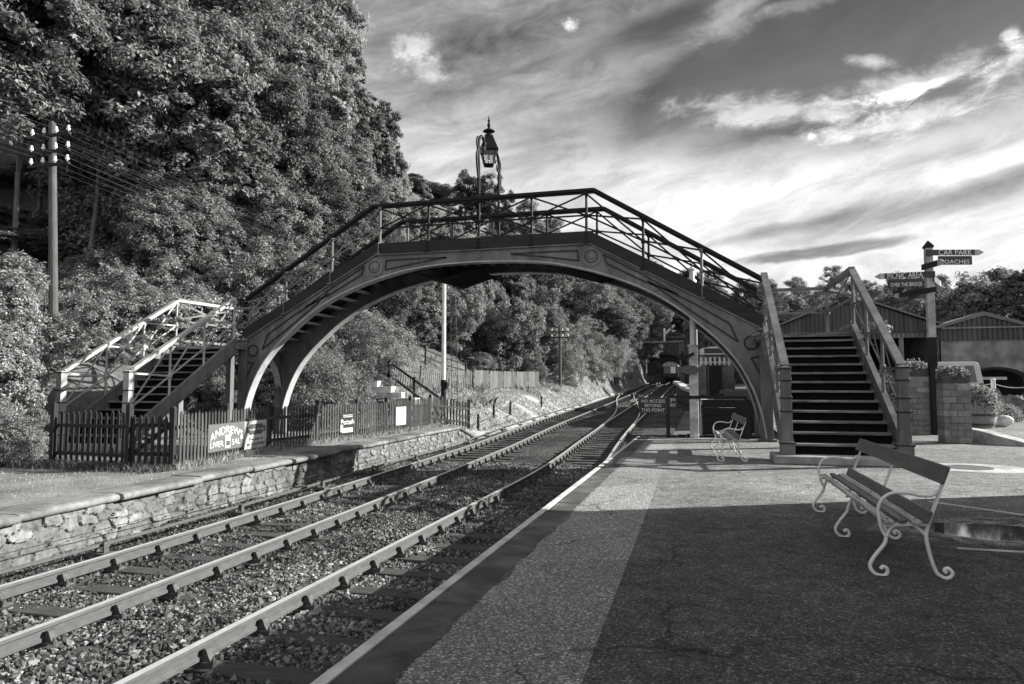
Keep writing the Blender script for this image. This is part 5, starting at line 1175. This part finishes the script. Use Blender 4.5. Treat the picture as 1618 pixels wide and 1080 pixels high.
# ---------------------------------------------------------------- sheds
def corrugated_gable(x0,x1,xr,y,zb,ze,zrg,parent,name='gable_cladding'):
    mb=MB(); n=int((x1-x0)/.22); 
    for i in range(n):
        a=x0+(x1-x0)*i/n; b=x0+(x1-x0)*(i+1)/n
        f=lambda x: ze+(zrg-ze)*(1-abs(x-xr)/(max(xr-x0,x1-xr) if 0 else (xr-x0 if x<xr else x1-xr)))
        m_=(a+b)/2; mb.add([(a,y,zb),(m_-.03,y,zb),(m_+.0,y-.06,zb),(b-.03,y-.06,zb),(b,y,zb),(a,y,f(a)),(m_-.03,y,f(m_)),(m_,y-.06,f(m_)),(b-.03,y-.06,f(b)),(b,y,f(b))],[(k,k+1,k+6,k+5) for k in range(4)])
    return mb.build(name,M['cladding'],parent)
sy=42.; x0,x1=aty(1212,540,sy).x,aty(1500,540,sy).x; xr=aty(1345,480,sy).x; zb=aty(1345,533,sy).z; ze=aty(1490,519,sy).z; zg_=aty(1345,470,sy).z; g0=hz_(x0+4,sy)
s1=thing('goods_shed','wide open fronted shed with a dark corrugated gable behind the right hand stairs','shed',(xr,sy,g0))
corrugated_gable(x0,x1,xr,sy,zb,ze,zg_,s1)
mb=MB(); 
for a,b,za,zb2 in((x0-.3,xr,ze-.05,zg_+.06),(xr,x1+.3,zg_+.06,ze-.05)): mb.add([(a,sy-.25,za),(b,sy-.25,zb2),(b,sy+16,zb2),(a,sy+16,za),(a,sy-.25,za+.1),(b,sy-.25,zb2+.1),(b,sy+16,zb2+.1),(a,sy+16,za+.1)],[(0,1,2,3),(4,5,6,7),(0,1,5,4),(1,2,6,5),(2,3,7,6),(3,0,4,7)])
mb.build('roof',M['roof'],s1)
mb=MB(); mb.box(((x0+x1)/2,sy+15.8,(g0+ze)/2),(x1-x0,.2,ze-g0)); mb.box((x0+.1,sy+8,(g0+ze)/2),(.2,15.6,ze-g0)); mb.box((x1-.1,sy+8,(g0+ze)/2),(.2,15.6,ze-g0)); mb.build('wall',M['timber_dark'],s1)
mb=MB(); mb.box(((x0+x1)/2,sy+.1,zb+.06),(x1-x0,.3,.22)); mb.build('lintel_beam',M['iron'],s1)
for f in(0.02,.25,.5,.75,.98):
    xx=x0+(x1-x0)*f; mb=MB(); mb.box((xx,sy+.15,(g0+zb)/2-.2),(.22,.22,zb-g0+.4)); mb.build('column',M['iron'],s1)
sy2=40.5; xa,xb=aty(1487,540,sy2).x,aty(1622,540,sy2).x; xr2=aty(1553,500,sy2).x; zb2=aty(1553,537,sy2).z; ze2=aty(1500,517,sy2).z; zg2=aty(1553,497,sy2).z; g1=hz_(xa,sy2)
s2=thing('rendered_shed','rendered shed with a corrugated gable and an arched doorway at the right edge','shed',(xr2,sy2,g1))
corrugated_gable(xa,xb,xr2,sy2-.02,zb2,ze2,zg2,s2)
mb=MB(); mb.beam((xa-.2,sy2-.12,ze2),(xr2,sy2-.12,zg2+.03),.12,.12); mb.beam((xr2,sy2-.12,zg2+.03),(xb+.2,sy2-.12,ze2),.12,.12); mb.beam((xa,sy2-.1,(zb2+ze2)/2+.3),(xb,sy2-.1,(zb2+ze2)/2+.3),.06,.08); mb.build('barge_board',M['iron'],s2)
mb=MB()
for a,b,za,zc_ in((xa-.3,xr2,ze2-.05,zg2+.06),(xr2,xb+.3,zg2+.06,ze2-.05)): mb.add([(a,sy2-.2,za),(b,sy2-.2,zc_),(b,sy2+14,zc_),(a,sy2+14,za),(a,sy2-.2,za+.1),(b,sy2-.2,zc_+.1),(b,sy2+14,zc_+.1),(a,sy2+14,za+.1)],[(0,1,2,3),(4,5,6,7),(0,1,5,4),(1,2,6,5),(2,3,7,6),(3,0,4,7)])
mb.build('roof',M['roof'],s2)
mb=MB(); xd=aty(1575,580,sy2).x; rd=1.25; zd=g1+1.15
arcp=[Vector((xd+rd*math.cos(a),sy2+.05,zd+.62*math.sin(a))) for a in np.linspace(math.pi,0,15)]
lo=[Vector((xa,sy2+.05,g1-.3))]+[Vector((xd-rd,sy2+.05,g1-.3))]; 
mb.prism([(xa,sy2+.05,g1-.3),(xd-rd,sy2+.05,g1-.3),(xd-rd,sy2+.05,zb2+.1),(xa,sy2+.05,zb2+.1)],(0,.25,0)); mb.prism([(xd+rd,sy2+.05,g1-.3),(xb,sy2+.05,g1-.3),(xb,sy2+.05,zb2+.1),(xd+rd,sy2+.05,zb2+.1)],(0,.25,0)); mb.strip(arcp,[Vector((p.x,p.y,zb2+.1)) for p in arcp],(0,.25,0))
mb.box((xa+.1,sy2+7,(g1+ze2)/2),(.2,13.8,ze2-g1)); mb.build('wall',M['concrete'],s2)
mb=MB(); mb.box((xd,sy2+.6,g1+.9),(rd*2+.2,.1,2.2)); mb.build('door',M['riser'],s2)
mb=MB(); mb.box((xd,sy2+.5,g1+1.32),(1.2,.03,.14)); mb.build('door_sign',M['sign_white'],s2)
mb=MB(); mb.strip([p+Vector((0,-.08,0)) for p in arcp],[Vector((xd+(p.x-xd)*1.12,p.y-.08,zd+(p.z-zd)*1.16+.02)) for p in arcp],(0,.1,0)); mb.build('arch_moulding',M['iron_dark'],s2)
# ---------------------------------------------------------------- foliage
def n3(P,f,seed):
    return (fbm(P[:,0]*f+P[:,2]*f*.7,P[:,1]*f-P[:,2]*f*.6,seed,3)+fbm(P[:,2]*f*1.1+P[:,0]*.3*f,P[:,0]*f*.4+P[:,1]*f*.8,seed+7,3))*.5
def leaves(C,Nn,l,w,rs):
    n=len(C); Nn=Nn/np.linalg.norm(Nn,axis=1,keepdims=True); t=rs.normal(size=(n,3)); t-=Nn*np.sum(t*Nn,1,keepdims=True); t/=np.linalg.norm(t,axis=1,keepdims=True); b=np.cross(Nn,t)
    s=rs.uniform(.65,1.35,(n,1)); L=l*s; Wd=w*s
    V=np.stack([C-t*L*.5,C+b*Wd*.5+t*L*.06,C+t*L*.5-Nn*L*.08,C-b*Wd*.5+t*L*.06],1).reshape(-1,3)
    return V,np.arange(4*n).reshape(n,4)
def crown(seed,Hh,Rr,cb,nlobe,nleaf,l,w,lob=(.30,.46),flat=1.0,thin=.38,shape='oak'):
    rs=np.random.RandomState(seed); zc=Hh*(cb+1)/2; hz=Hh*(1-cb)/2
    cs=[];rr_=[]
    n1=max(8,int(nlobe*.55))
    for i in range(n1):                                   # boughs
        while True:
            p=rs.normal(size=3); p/=np.linalg.norm(p); p*=rs.uniform(.30,.88)
            if shape=='dome' and p[2]<-.3: continue
            break
        cs.append([p[0]*Rr,p[1]*Rr,zc+p[2]*hz]); rr_.append(Rr*rs.uniform(*lob)*(1.15-.35*abs(p[2])))
    cs=np.array(cs); rr_=np.array(rr_)
    # leaf sprays on the boughs, some of them sticking well out
    ns=max(120,int(nleaf/85)); pick=rs.choice(n1,size=ns*2,p=rr_**2/np.sum(rr_**2)); d=rs.normal(size=(ns*2,3)); d[:,2]+=.25; d/=np.linalg.norm(d,axis=1,keepdims=True)
    rad=rr_[pick]*rs.choice([.72,.9,1.0,1.1,1.28],size=ns*2,p=[.2,.25,.27,.2,.08]); S=cs[pick]+d*rad[:,None]*np.array([1,1,flat])
    keep=np.ones(len(S),bool)
    for c,r in zip(cs,rr_): keep&=(np.linalg.norm((S-c)/np.array([1,1,flat]),axis=1)>r*.60)
    S,d=S[keep][:ns],d[keep][:ns]; sr=Rr*rs.uniform(.04,.12,len(S))
    k=rs.choice(len(S),size=int(nleaf),p=sr**2/np.sum(sr**2)); q=rs.normal(size=(len(k),3)); q/=np.linalg.norm(q,axis=1,keepdims=True); q*=rs.uniform(.15,1.0,(len(k),1))**.6
    # sprays are flattish and droop outwards
    out=d[k]; C=S[k]+q*sr[k][:,None]*np.array([1.3,1.3,.75])+rs.normal(0,.018*Rr,(len(k),3)); hd=np.linalg.norm(q[:,:2],axis=1); C[:,2]-=.35*sr[k]*hd**2
    keep=n3(C,1.1*4/Rr,seed+50)>(thin-.06)*rs.uniform(.7,1.15,len(C)); C,out,q=C[keep],out[keep],q[keep]
    N_=out*.45+q*.45+rs.normal(0,.42,C.shape)+np.array([0,0,.5])
    V,F=leaves(C,N_,l,w,rs); return V,F,cs
def limb_tree(seed,Hh,cs,r0,cb,lean=.03):
    rs=random.Random(seed); mb=MB(); top=Hh*(cb+(1-cb)*.55); P=[]
    for i in range(9):
        f=i/8; P.append((rs.uniform(-.12,.12)*f*1.5+lean*Hh*f*f,rs.uniform(-.12,.12)*f*1.5,-.6+(top+.6)*f))
    mb.tube(P,[r0*(1.35 if i==0 else 1)*(1-.78*i/8) for i in range(9)],9)
    for c in list(cs)[:11]:
        f=rs.uniform(.45,.85); k=int(f*8); a=Vector(P[k]); b=Vector(c); mid=a.lerp(b,.5)+Vector((0,0,-.08*Hh*rs.random()*.5))
        mb.tube([a,mid,b],[r0*.38,r0*.25,r0*.06],6,cap=False)
    return mb
PROTO={}
def make_proto(key,seed,Hh,Rr,cb,nlobe,nleaf,l,w,leaf,bark,r0,**kw):
    V,F,cs=crown(seed,Hh,Rr,cb,nlobe,nleaf,l,w,**kw)
    me=mesh_np('crown',V,F,M[leaf]); 
    tb=limb_tree(seed,Hh,cs,r0,cb).build('trunk',M[bark],None,smooth=True)
    PROTO[key]=(me,tb,Hh,Rr)
    COL.objects.unlink(me); COL.objects.unlink(tb)
make_proto('oak',1,12,4.6,.02,34,76000,.25,.13,'leaf','bark',.30,lob=(.26,.42))
make_proto('oak2',2,12,4.4,.06,32,74000,.24,.125,'leaf','bark',.28,thin=.40,lob=(.26,.42))
make_proto('oak3',3,12,5.0,.00,38,84000,.25,.13,'leaf','bark',.32,lob=(.25,.40))
make_proto('big',12,20,5.4,.06,60,120000,.26,.135,'leaf','bark',.42,lob=(.24,.40))
make_proto('big2',13,20,5.4,.10,56,116000,.26,.135,'leaf','bark',.42,lob=(.25,.42),thin=.40)
make_proto('slim',6,18,3.2,.08,44,64000,.25,.13,'leaf','bark',.26,lob=(.34,.52))
make_proto('tall',4,17,5.0,.42,30,70000,.25,.125,'leaf','bark_pale',.13,thin=.41,lob=(.26,.42))
make_proto('tall2',5,17,4.6,.46,28,64000,.25,.125,'leaf','bark_pale',.12,thin=.42,lob=(.26,.42))
make_proto('pine',7,12,3.6,.60,9,13000,.30,.06,'leaf_pine','bark',.22,lob=(.34,.5),flat=.7,thin=.4)
make_proto('bush',8,4,3.4,-.25,44,60000,.14,.065,'leaf_bush','bark',.08,shape='dome',lob=(.22,.36),thin=.38)
make_proto('bush2',9,4,3.0,-.25,40,54000,.14,.06,'leaf_bush','bark',.08,shape='dome',lob=(.22,.38),thin=.42)
make_proto('shrubtall',14,7,3.2,-.12,60,80000,.15,.07,'leaf_bush','bark',.10,shape='dome',lob=(.24,.38),thin=.40)
make_proto('round',10,4,3.1,-.3,60,60000,.105,.052,'leaf_bush','bark',.08,shape='dome',lob=(.30,.40),thin=.28)
make_proto('pale',11,4,3.0,-.1,22,26000,.13,.06,'leaf_pale','bark',.08,shape='dome',thin=.42)
rt_=random.Random(77)
def plant(key,x,y,z,hgt,rad,label,cat,group=None,name=None,trunk=True,rot=None):
    q=hgt/max(rad,.05)
    if key.startswith('oak') and q>3.3: key='slim' if q>4.8 else rt_.choice(('big','big2'))
    if key=='slim' and q<4.2: key='big'
    if key in('bush','bush2') and q>1.75: key='shrubtall' if q<3.2 else 'oak2'
    cme,tb,Hh,Rr=PROTO[key]; rad=max(rad,hgt/Hh*Rr/1.35); jit=rt_.uniform(.86,1.14) if group and 'seen under the arch' in group else 1.0; hgt*=jit; rad*=rt_.uniform(.9,1.2) if jit!=1 else 1
    t=thing(name or ('tree' if cat=='tree' else 'shrub'),label,cat,(x,y,z),group)
    a=rt_.uniform(0,6.28) if rot is None else rot; s=(rad/Rr,rad/Rr*rt_.uniform(.92,1.08),hgt/Hh)
    for src,nm in((cme,'crown' if cat=='tree' else 'foliage'),(tb,'trunk' if cat=='tree' else 'stem')):
        if nm in('trunk','stem') and not trunk: continue
        o=bpy.data.objects.new(nm,src.data); COL.objects.link(o); o.parent=t; o.scale=s; o.rotation_euler=(0,0,a)
    return t
def by_px(key,px,y,pytop,rpx,label,cat='tree',group=None,sink=.3,name=None,trunk=True,zmin=None):
    b=base(px,y); top=aty(px,pytop,y).z; Z=math.hypot(b.x,y)*math.cos(math.atan2(b.x,y)+PS)
    rad=rpx*Z/FPX; z=b.z-sink if zmin is None else zmin
    return plant(key,b.x,y,z,max(1.0,top-z),rad,label,cat,group,name,trunk)
G_='trees of the wooded hillside on the left'
L_=lambda a: a+' left of the line'
# nearest row over the telegraph pole: tall, trunks showing beneath
for px,y,top,r,k,lab in [(-75,19,-120,210,'tall','pale trunked tree at the left edge of the picture beyond the near shrub'),(12,22.5,-110,190,'tall2','pale trunked tree rising directly behind the telegraph pole'),(135,24,-100,180,'tall','pale trunked tree just right of the telegraph pole'),(215,27,-90,150,'oak2','broad dark leaved tree right of the pale trunks'),(-40,30,-130,200,'tall','dim tree deep among the pale trunks at the far left'),(48,26,-60,150,'tall2','slim trunk in the gloom behind the telegraph pole'),(118,29,-60,150,'tall','slender trunk farther up the slope right of the telegraph pole'),(70,33,-120,170,'oak','dim broad tree filling the gap behind the telegraph pole')]:
    by_px(k,px,y,top,r,lab,group=G_)
for px,y,top,r,k in [(300,28,20,110,'oak'),(285,36,-110,140,'oak3'),(385,34,-20,105,'oak2'),(360,44,-110,120,'oak'),(455,38,-55,92,'oak3'),(430,48,-110,110,'oak')]:
    by_px(k,px,y,top,r,L_('large leafy oak in the dense middle rank'),group='large oaks of the middle rank')
by_px('oak2',520,44,18,74,'tall tree forming the upper skyline shoulder of the hillside wood',group=G_)
by_px('oak',560,48,72,58,'tree on the skyline just below the top shoulder of the hillside wood',group=G_)
by_px('slim',596,50,150,42,'narrow tree forming the right hand corner of the hillside wood against the sky',group=G_)
by_px('oak3',600,47,215,52,'rounded tree at the lower right corner of the hillside wood',group=G_)
by_px('oak',500,41,130,85,L_('mid height oak under the skyline shoulder'),group='mid height oaks under the skyline')
by_px('oak2',560,42,200,75,L_('mid height oak under the skyline shoulder'),group='mid height oaks under the skyline')
by_px('oak3',420,34,120,90,L_('mid height oak under the skyline shoulder'),group='mid height oaks under the skyline')
for px,y,top,r,k in [(250,26,210,95,'oak'),(330,29,240,85,'oak2'),(410,31,260,80,'oak3'),(480,34,250,75,'oak'),(545,36,290,70,'oak2'),(600,38,305,62,'oak3'),(645,42,320,55,'oak')]:
    by_px(k,px,y,top,r,L_('leafy tree of the lowest rank above the footbridge stairs'),group='lowest rank of hillside trees')
# distant trees left of the line, over and under the bridge
for px,y,top,r,k,lab in [(655,78,282,48,'oak2','distant tree at the edge of the hillside wood on the ridge'),(690,84,300,50,'oak3','distant tree behind the pines on the ridge'),(672,62,272,36,'oak','pale distant tree on the ridge left of the pines'),(700,66,296,34,'oak2','distant tree below the pines on the ridge'),(735,70,272,20,'pine','left hand dark pine standing on the ridge behind the lamp'),(753,71,268,18,'pine','middle dark pine standing on the ridge behind the lamp'),(771,70,277,18,'pine','right hand dark pine standing on the ridge behind the lamp'),(815,74,312,44,'oak3','distant tree on the ridge seen through the parapet right of the lamp'),(868,80,338,40,'oak','distant tree where the ridge falls away through the parapet'),(915,90,366,34,'oak2','small distant tree low on the ridge through the parapet'),(760,64,330,46,'oak','distant tree hidden partly by the footbridge parapet beneath the lamp')]:
    by_px(k,px,y,top,r,lab,group='distant trees on the ridge')
for px,y,top,r,k in [(560,44,400,62,'oak3'),(620,47,405,58,'oak'),(672,50,408,56,'oak2'),(728,54,410,60,'oak3'),(785,58,408,58,'oak'),(845,64,410,58,'oak2'),(905,72,412,52,'oak3'),(955,80,415,48,'oak'),(700,60,360,70,'oak'),(800,68,370,70,'oak2'),(880,78,385,60,'oak3')]:
    by_px(k,px,y,top,r,'leafy tree under the arch on the bank left of the line',group='bank trees seen under the arch')
for px,y,top,r,k in [(985,98,440,42,'oak'),(1020,128,420,40,'oak2'),(1060,146,430,44,'oak3'),(1005,150,405,50,'oak'),(1100,150,425,48,'oak2'),(1140,128,430,48,'oak'),(1180,120,432,46,'oak3'),(975,112,480,34,'oak2'),(1085,143,470,40,'oak'),(1045,143,478,36,'oak2'),(1130,110,470,46,'oak3'),(1165,90,480,44,'oak')]:
    by_px(k,px,y,top,r,'dark tree in the wood above the tunnel mouth',group='trees above the tunnel')
# shrubs
for px,y,top,r,k,lab in [(10,34,110,120,'oak2','shadowed tree behind the trunks at the far left edge'),(105,36,90,120,'oak3','shadowed tree behind the trunks right of the telegraph pole'),(190,31,150,90,'oak','low leafy tree between the trunks and the large oaks')]:
    by_px(k,px,y,top,r,lab,group=G_)
for px,y,top,r in [(-30,25,330,90),(45,26.5,345,80),(120,27,350,80),(0,29,280,90),(80,31,290,80)]:
    by_px('bush2',px,y,top,r,'dim shrub on the slope among the pale trunks','shrub','slope shrubs among the trunks',sink=.5)
G2='rhododendron shrubs under the trees'
for px,y,top,r,k,lab in [(-25,12.5,425,100,'bush','big near rhododendron filling the left edge of the picture'),(-60,13.5,390,140,'bush2','rhododendron behind the near one at the very left edge'),(0,14.3,468,50,'bush2','rhododendron at the foot of the left hand stairs'),(58,19.6,438,60,'bush','shrub at the foot of the telegraph pole'),(150,21.5,440,95,'bush','shrub rising behind the left hand stair railing'),(140,20.2,520,60,'bush2','low shrub seen through the lattice of the left hand stairs'),(195,21.8,505,55,'bush','shrub behind the top of the left hand stair lattice'),(95,20.4,505,55,'bush2','shrub behind the lower newel of the left hand stairs')]:
    by_px(k,px,y,top,r,lab,'shrub',G2,sink=.4)
by_px('bush2',22,11.6,640,62,'low shrub spreading onto the grass at the left edge','shrub',G2,sink=.3)
for px,y,top,r,k in [(235,23,425,90,'bush2'),(310,25,400,90,'bush'),(385,26,385,85,'bush2'),(450,27.5,400,80,'bush'),(150,24,400,90,'bush2'),(215,26.5,375,95,'bush'),(40,25,400,120,'bush2'),(110,28,380,110,'bush'),(300,30,360,90,'bush2'),(480,33,385,80,'bush')]:
    by_px(k,px,y,top,r,'dense shrub of the undergrowth behind the left hand stairs','shrub','undergrowth shrubs behind the stairs',sink=.5)
by_px('round',557,33.5,487,92,'great rounded clipped bush seen under the left side of the arch','shrub',None,sink=.3)
by_px('round',505,25,545,75,'smaller rounded bush in front of the great rounded bush','shrub',None,sink=.3)
by_px('bush2',420,23.4,560,60,'dark shrub seen through the pillars of the left hand stairs','shrub',None)
by_px('bush',340,22.8,575,55,'low shrub behind the left hand stair stringer','shrub',None)
by_px('bush2',588,32,590,28,'low bramble beside the stone steps','shrub',None)
for px,y,top,r in [(660,50,570,34),(700,53,560,36),(745,55,556,36),(790,58,560,34),(835,60,562,30),(620,46,560,36),(870,66,560,26)]:
    by_px('bush2',px,y,top,r,'low dark shrub under the trees at the top of the bank','shrub','shrubs at the top of the bank',sink=.3)
for px,y,top,r in [(915,68,522,34),(948,75,528,32),(972,86,542,24),(938,71,562,22),(895,64,548,26),(915,74,500,34),(945,82,505,30),(965,92,520,26),(930,80,545,26),(985,112,545,18),(905,68,560,22),(975,104,570,14),(880,68,515,30),(955,86,560,16),(900,72,530,26),(990,120,530,20)]:
    by_px('pale',px,y,top,r,'pale scrub growing on the rock face beside the line','shrub','scrub on the rock face',sink=.5)
# right hand trees
for px,y,top,r,k,lab in [(1560,62,402,92,'oak3','big spreading tree behind the rendered shed on the right'),(1480,66,412,70,'oak','tree behind the fingerpost'),(1640,56,362,48,'oak2','tall dark tree cut off by the right edge of the picture'),(1420,74,430,62,'oak2','pale tree left of the fingerpost behind the goods shed'),(1520,58,450,60,'oak','lower tree between the two sheds')]:
    by_px(k,px,y,top,r,lab,group='trees behind the sheds')
for px,y,top,r,k in [(1215,110,432,44,'oak'),(1265,104,428,46,'oak2'),(1310,98,426,46,'oak3'),(1355,92,430,46,'oak'),(1385,86,436,44,'oak2'),(1240,90,452,44,'oak3'),(1300,84,452,46,'oak'),(1200,120,440,40,'oak2')]:
    by_px(k,px,y,top,r,'tree of the wood behind the right hand landing',group='wood behind the landing',sink=1)
for key in PROTO:
    pass
# planter plants
def clump(name,label,cat,c,rx,rz,n,l,w,m,seed,parent=None,kind='dome'):
    rs=np.random.RandomState(seed); d=rs.normal(size=(n,3)); d/=np.linalg.norm(d,axis=1,keepdims=True); d[:,2]=np.abs(d[:,2])*1.0-.15; C=d*np.array([rx[0],rx[1],rz])*(1-.5*rs.uniform(size=(n,1))**2); C+=rs.normal(0,.04,C.shape)
    V,F=leaves(C,d+rs.normal(0,.6,C.shape),l,w,rs)
    t=thing(name,label,cat,c) if parent is None else parent
    o=mesh_np('foliage',V,F,M[m],t); return t
for (c,w,d,p),s,lab in zip(TR,(1,2),('leafy plants in the trough left of the fingerpost','leafy plants in the trough right of the fingerpost')):
    clump('trough_plants',lab,'plant',c,(w*.58,d*.45),.24,1100,.09,.045,'leaf_pale',s+90)
tb_=clump('barrel_plants','bushy trailing plants growing from the half barrel planter','plant',bp+Vector((.05,0,.72)),(.62,.6),.75,3600,.11,.045,'leaf_pale',95)
clump('yard_shrub','rambling plants between the block pillars and the rubble','plant',Vector((9.6,28.5,.3)),(1.3,1.0),.8,3600,.11,.055,'leaf_bush',96)
clump('stair_shrub','leafy climber behind the outer railing of the right hand stairs','plant',Vector((5.2,22.6,.6)),(.8,.5),1.5,3000,.11,.055,'leaf_bush',97)
for lab,(px,py,yy) in (('hanging basket on the back railing of the right hand landing',(1258,478,21.7)),('hanging basket on the outer railing of the right hand landing',(1338,470,20.2)),('hanging basket high on the outer stair railing',(1385,520,17.2))):
    p=aty(px,py,yy); t=thing('hanging_basket',lab,'hanging basket',p,'hanging baskets'); mb=MB(); mb.lathe(p+Vector((0,0,-.22)),[(.05,0),(.17,.06),(.22,.2),(.21,.21)],12); mb.build('bowl',M['pot'],t)
    mb=MB(); 
    for a in(0,2.1,4.2): mb.tube([p+Vector((.2*math.cos(a),.2*math.sin(a),-.02)),p+Vector((0,0,.45))],.006,4)
    mb.build('chains',M['iron_dark'],t)
    clump('',None,None,p,(.26,.26),.2,300,.09,.05,'leaf',int(px),t)
p=aty(1208,536,19.15); t=thing('flower_trough','trough of trailing plants bracketed to the top of the right pillar','planter',p); mb=MB(); mb.box(p,(.5,.2,.16)); mb.build('trough',M['pot'],t); clump('',None,None,p+Vector((0,0,.05)),(.34,.2),.2,420,.09,.045,'leaf',33,t)
# ---------------------------------------------------------------- grass
def blades(name,xy,z,l,w,m,seed,lean=.35):
    rs=np.random.RandomState(seed); n=len(xy); a=rs.uniform(0,6.28,n); s=rs.uniform(.5,1.4,n); b=np.stack([np.cos(a),np.sin(a),np.zeros(n)],1); le=rs.normal(0,lean,(n,3)); le[:,2]=0
    c=np.stack([xy[:,0],xy[:,1],z-.02],1); L=(l*s)[:,None]; top=c+(np.array([0,0,1])+le)*L; mid=c+(np.array([0,0,1])+le*.4)*L*.55; h=(w*.5*s)[:,None]*b
    V=np.stack([c-h,c+h,mid+h*.8,top,mid-h*.8],1).reshape(-1,3); i=np.arange(n)*5
    return mesh_np(name,V,np.stack([i,i+1,i+2,i+3,i+4],1),M[m],kind='stuff')
rs=np.random.RandomState(5)
n=60000; yy=26+rs.uniform(size=n)**1.3*58; dd=rs.uniform(.15,10.5,n); xx=XL(yy)-dd; zz=H(xx,yy); k=(fbm(xx*.5,yy*.5,61)>.36)
blades('bank_grass',np.stack([xx,yy],1)[k],zz[k],.17,.03,'grass',1,.7)
n=9000; yy=27+rs.uniform(size=n)*35; dd=rs.uniform(1.5,10.5,n); xx=-9.15-dd; k=(fbm(xx*.45,yy*.45,83)>.60)
blades('bank_weeds',np.stack([xx,yy],1)[k],H(xx,yy)[k],.42,.05,'grass_dull',9,.5)
n=26000; yy=rs.uniform(5,24,n); xx=-9.0-rs.uniform(size=n)*7.5; lim=np.interp(yy,[p[0] for p in eL],[p[1] for p in eL])-.55; k=(xx<lim)&(fbm(xx*.8,yy*.8,67)>.38)
blades('platform_grass',np.stack([xx,yy],1)[k],np.full(k.sum(),ZP-.01),.045,.012,'grass',2,.5)
n=6000; s_=rs.uniform(size=n); L=[(FP[i],FP[i+1]) for i in range(3)]; xy=np.array([list((L[i%3][0].lerp(L[i%3][1],float(q))+Vector((rs.normal(0,.12),rs.normal(0,.12),0)))[:2]) for i,q in enumerate(s_)])
blades('fence_weeds',xy,np.full(n,ZP-.01),.16,.012,'grass',3,.4)
n=5000; xy=np.stack([rs.uniform(-13.6,-9.9,n),11.35+rs.normal(0,.22,n)],1); blades('gate_weeds',xy,np.full(n,ZP-.01),.14,.012,'grass_dull',4,.4)
n=1500; yy=rs.uniform(3,22,n); xx=np.interp(yy,[p[0] for p in eL],[p[1] for p in eL])+.15+np.abs(rs.normal(0,.2,n)); blades('ballast_weeds',np.stack([xx,yy],1),bedz(xx,yy),.09,.008,'grass',6,.4)
bpy.context.view_layer.update()
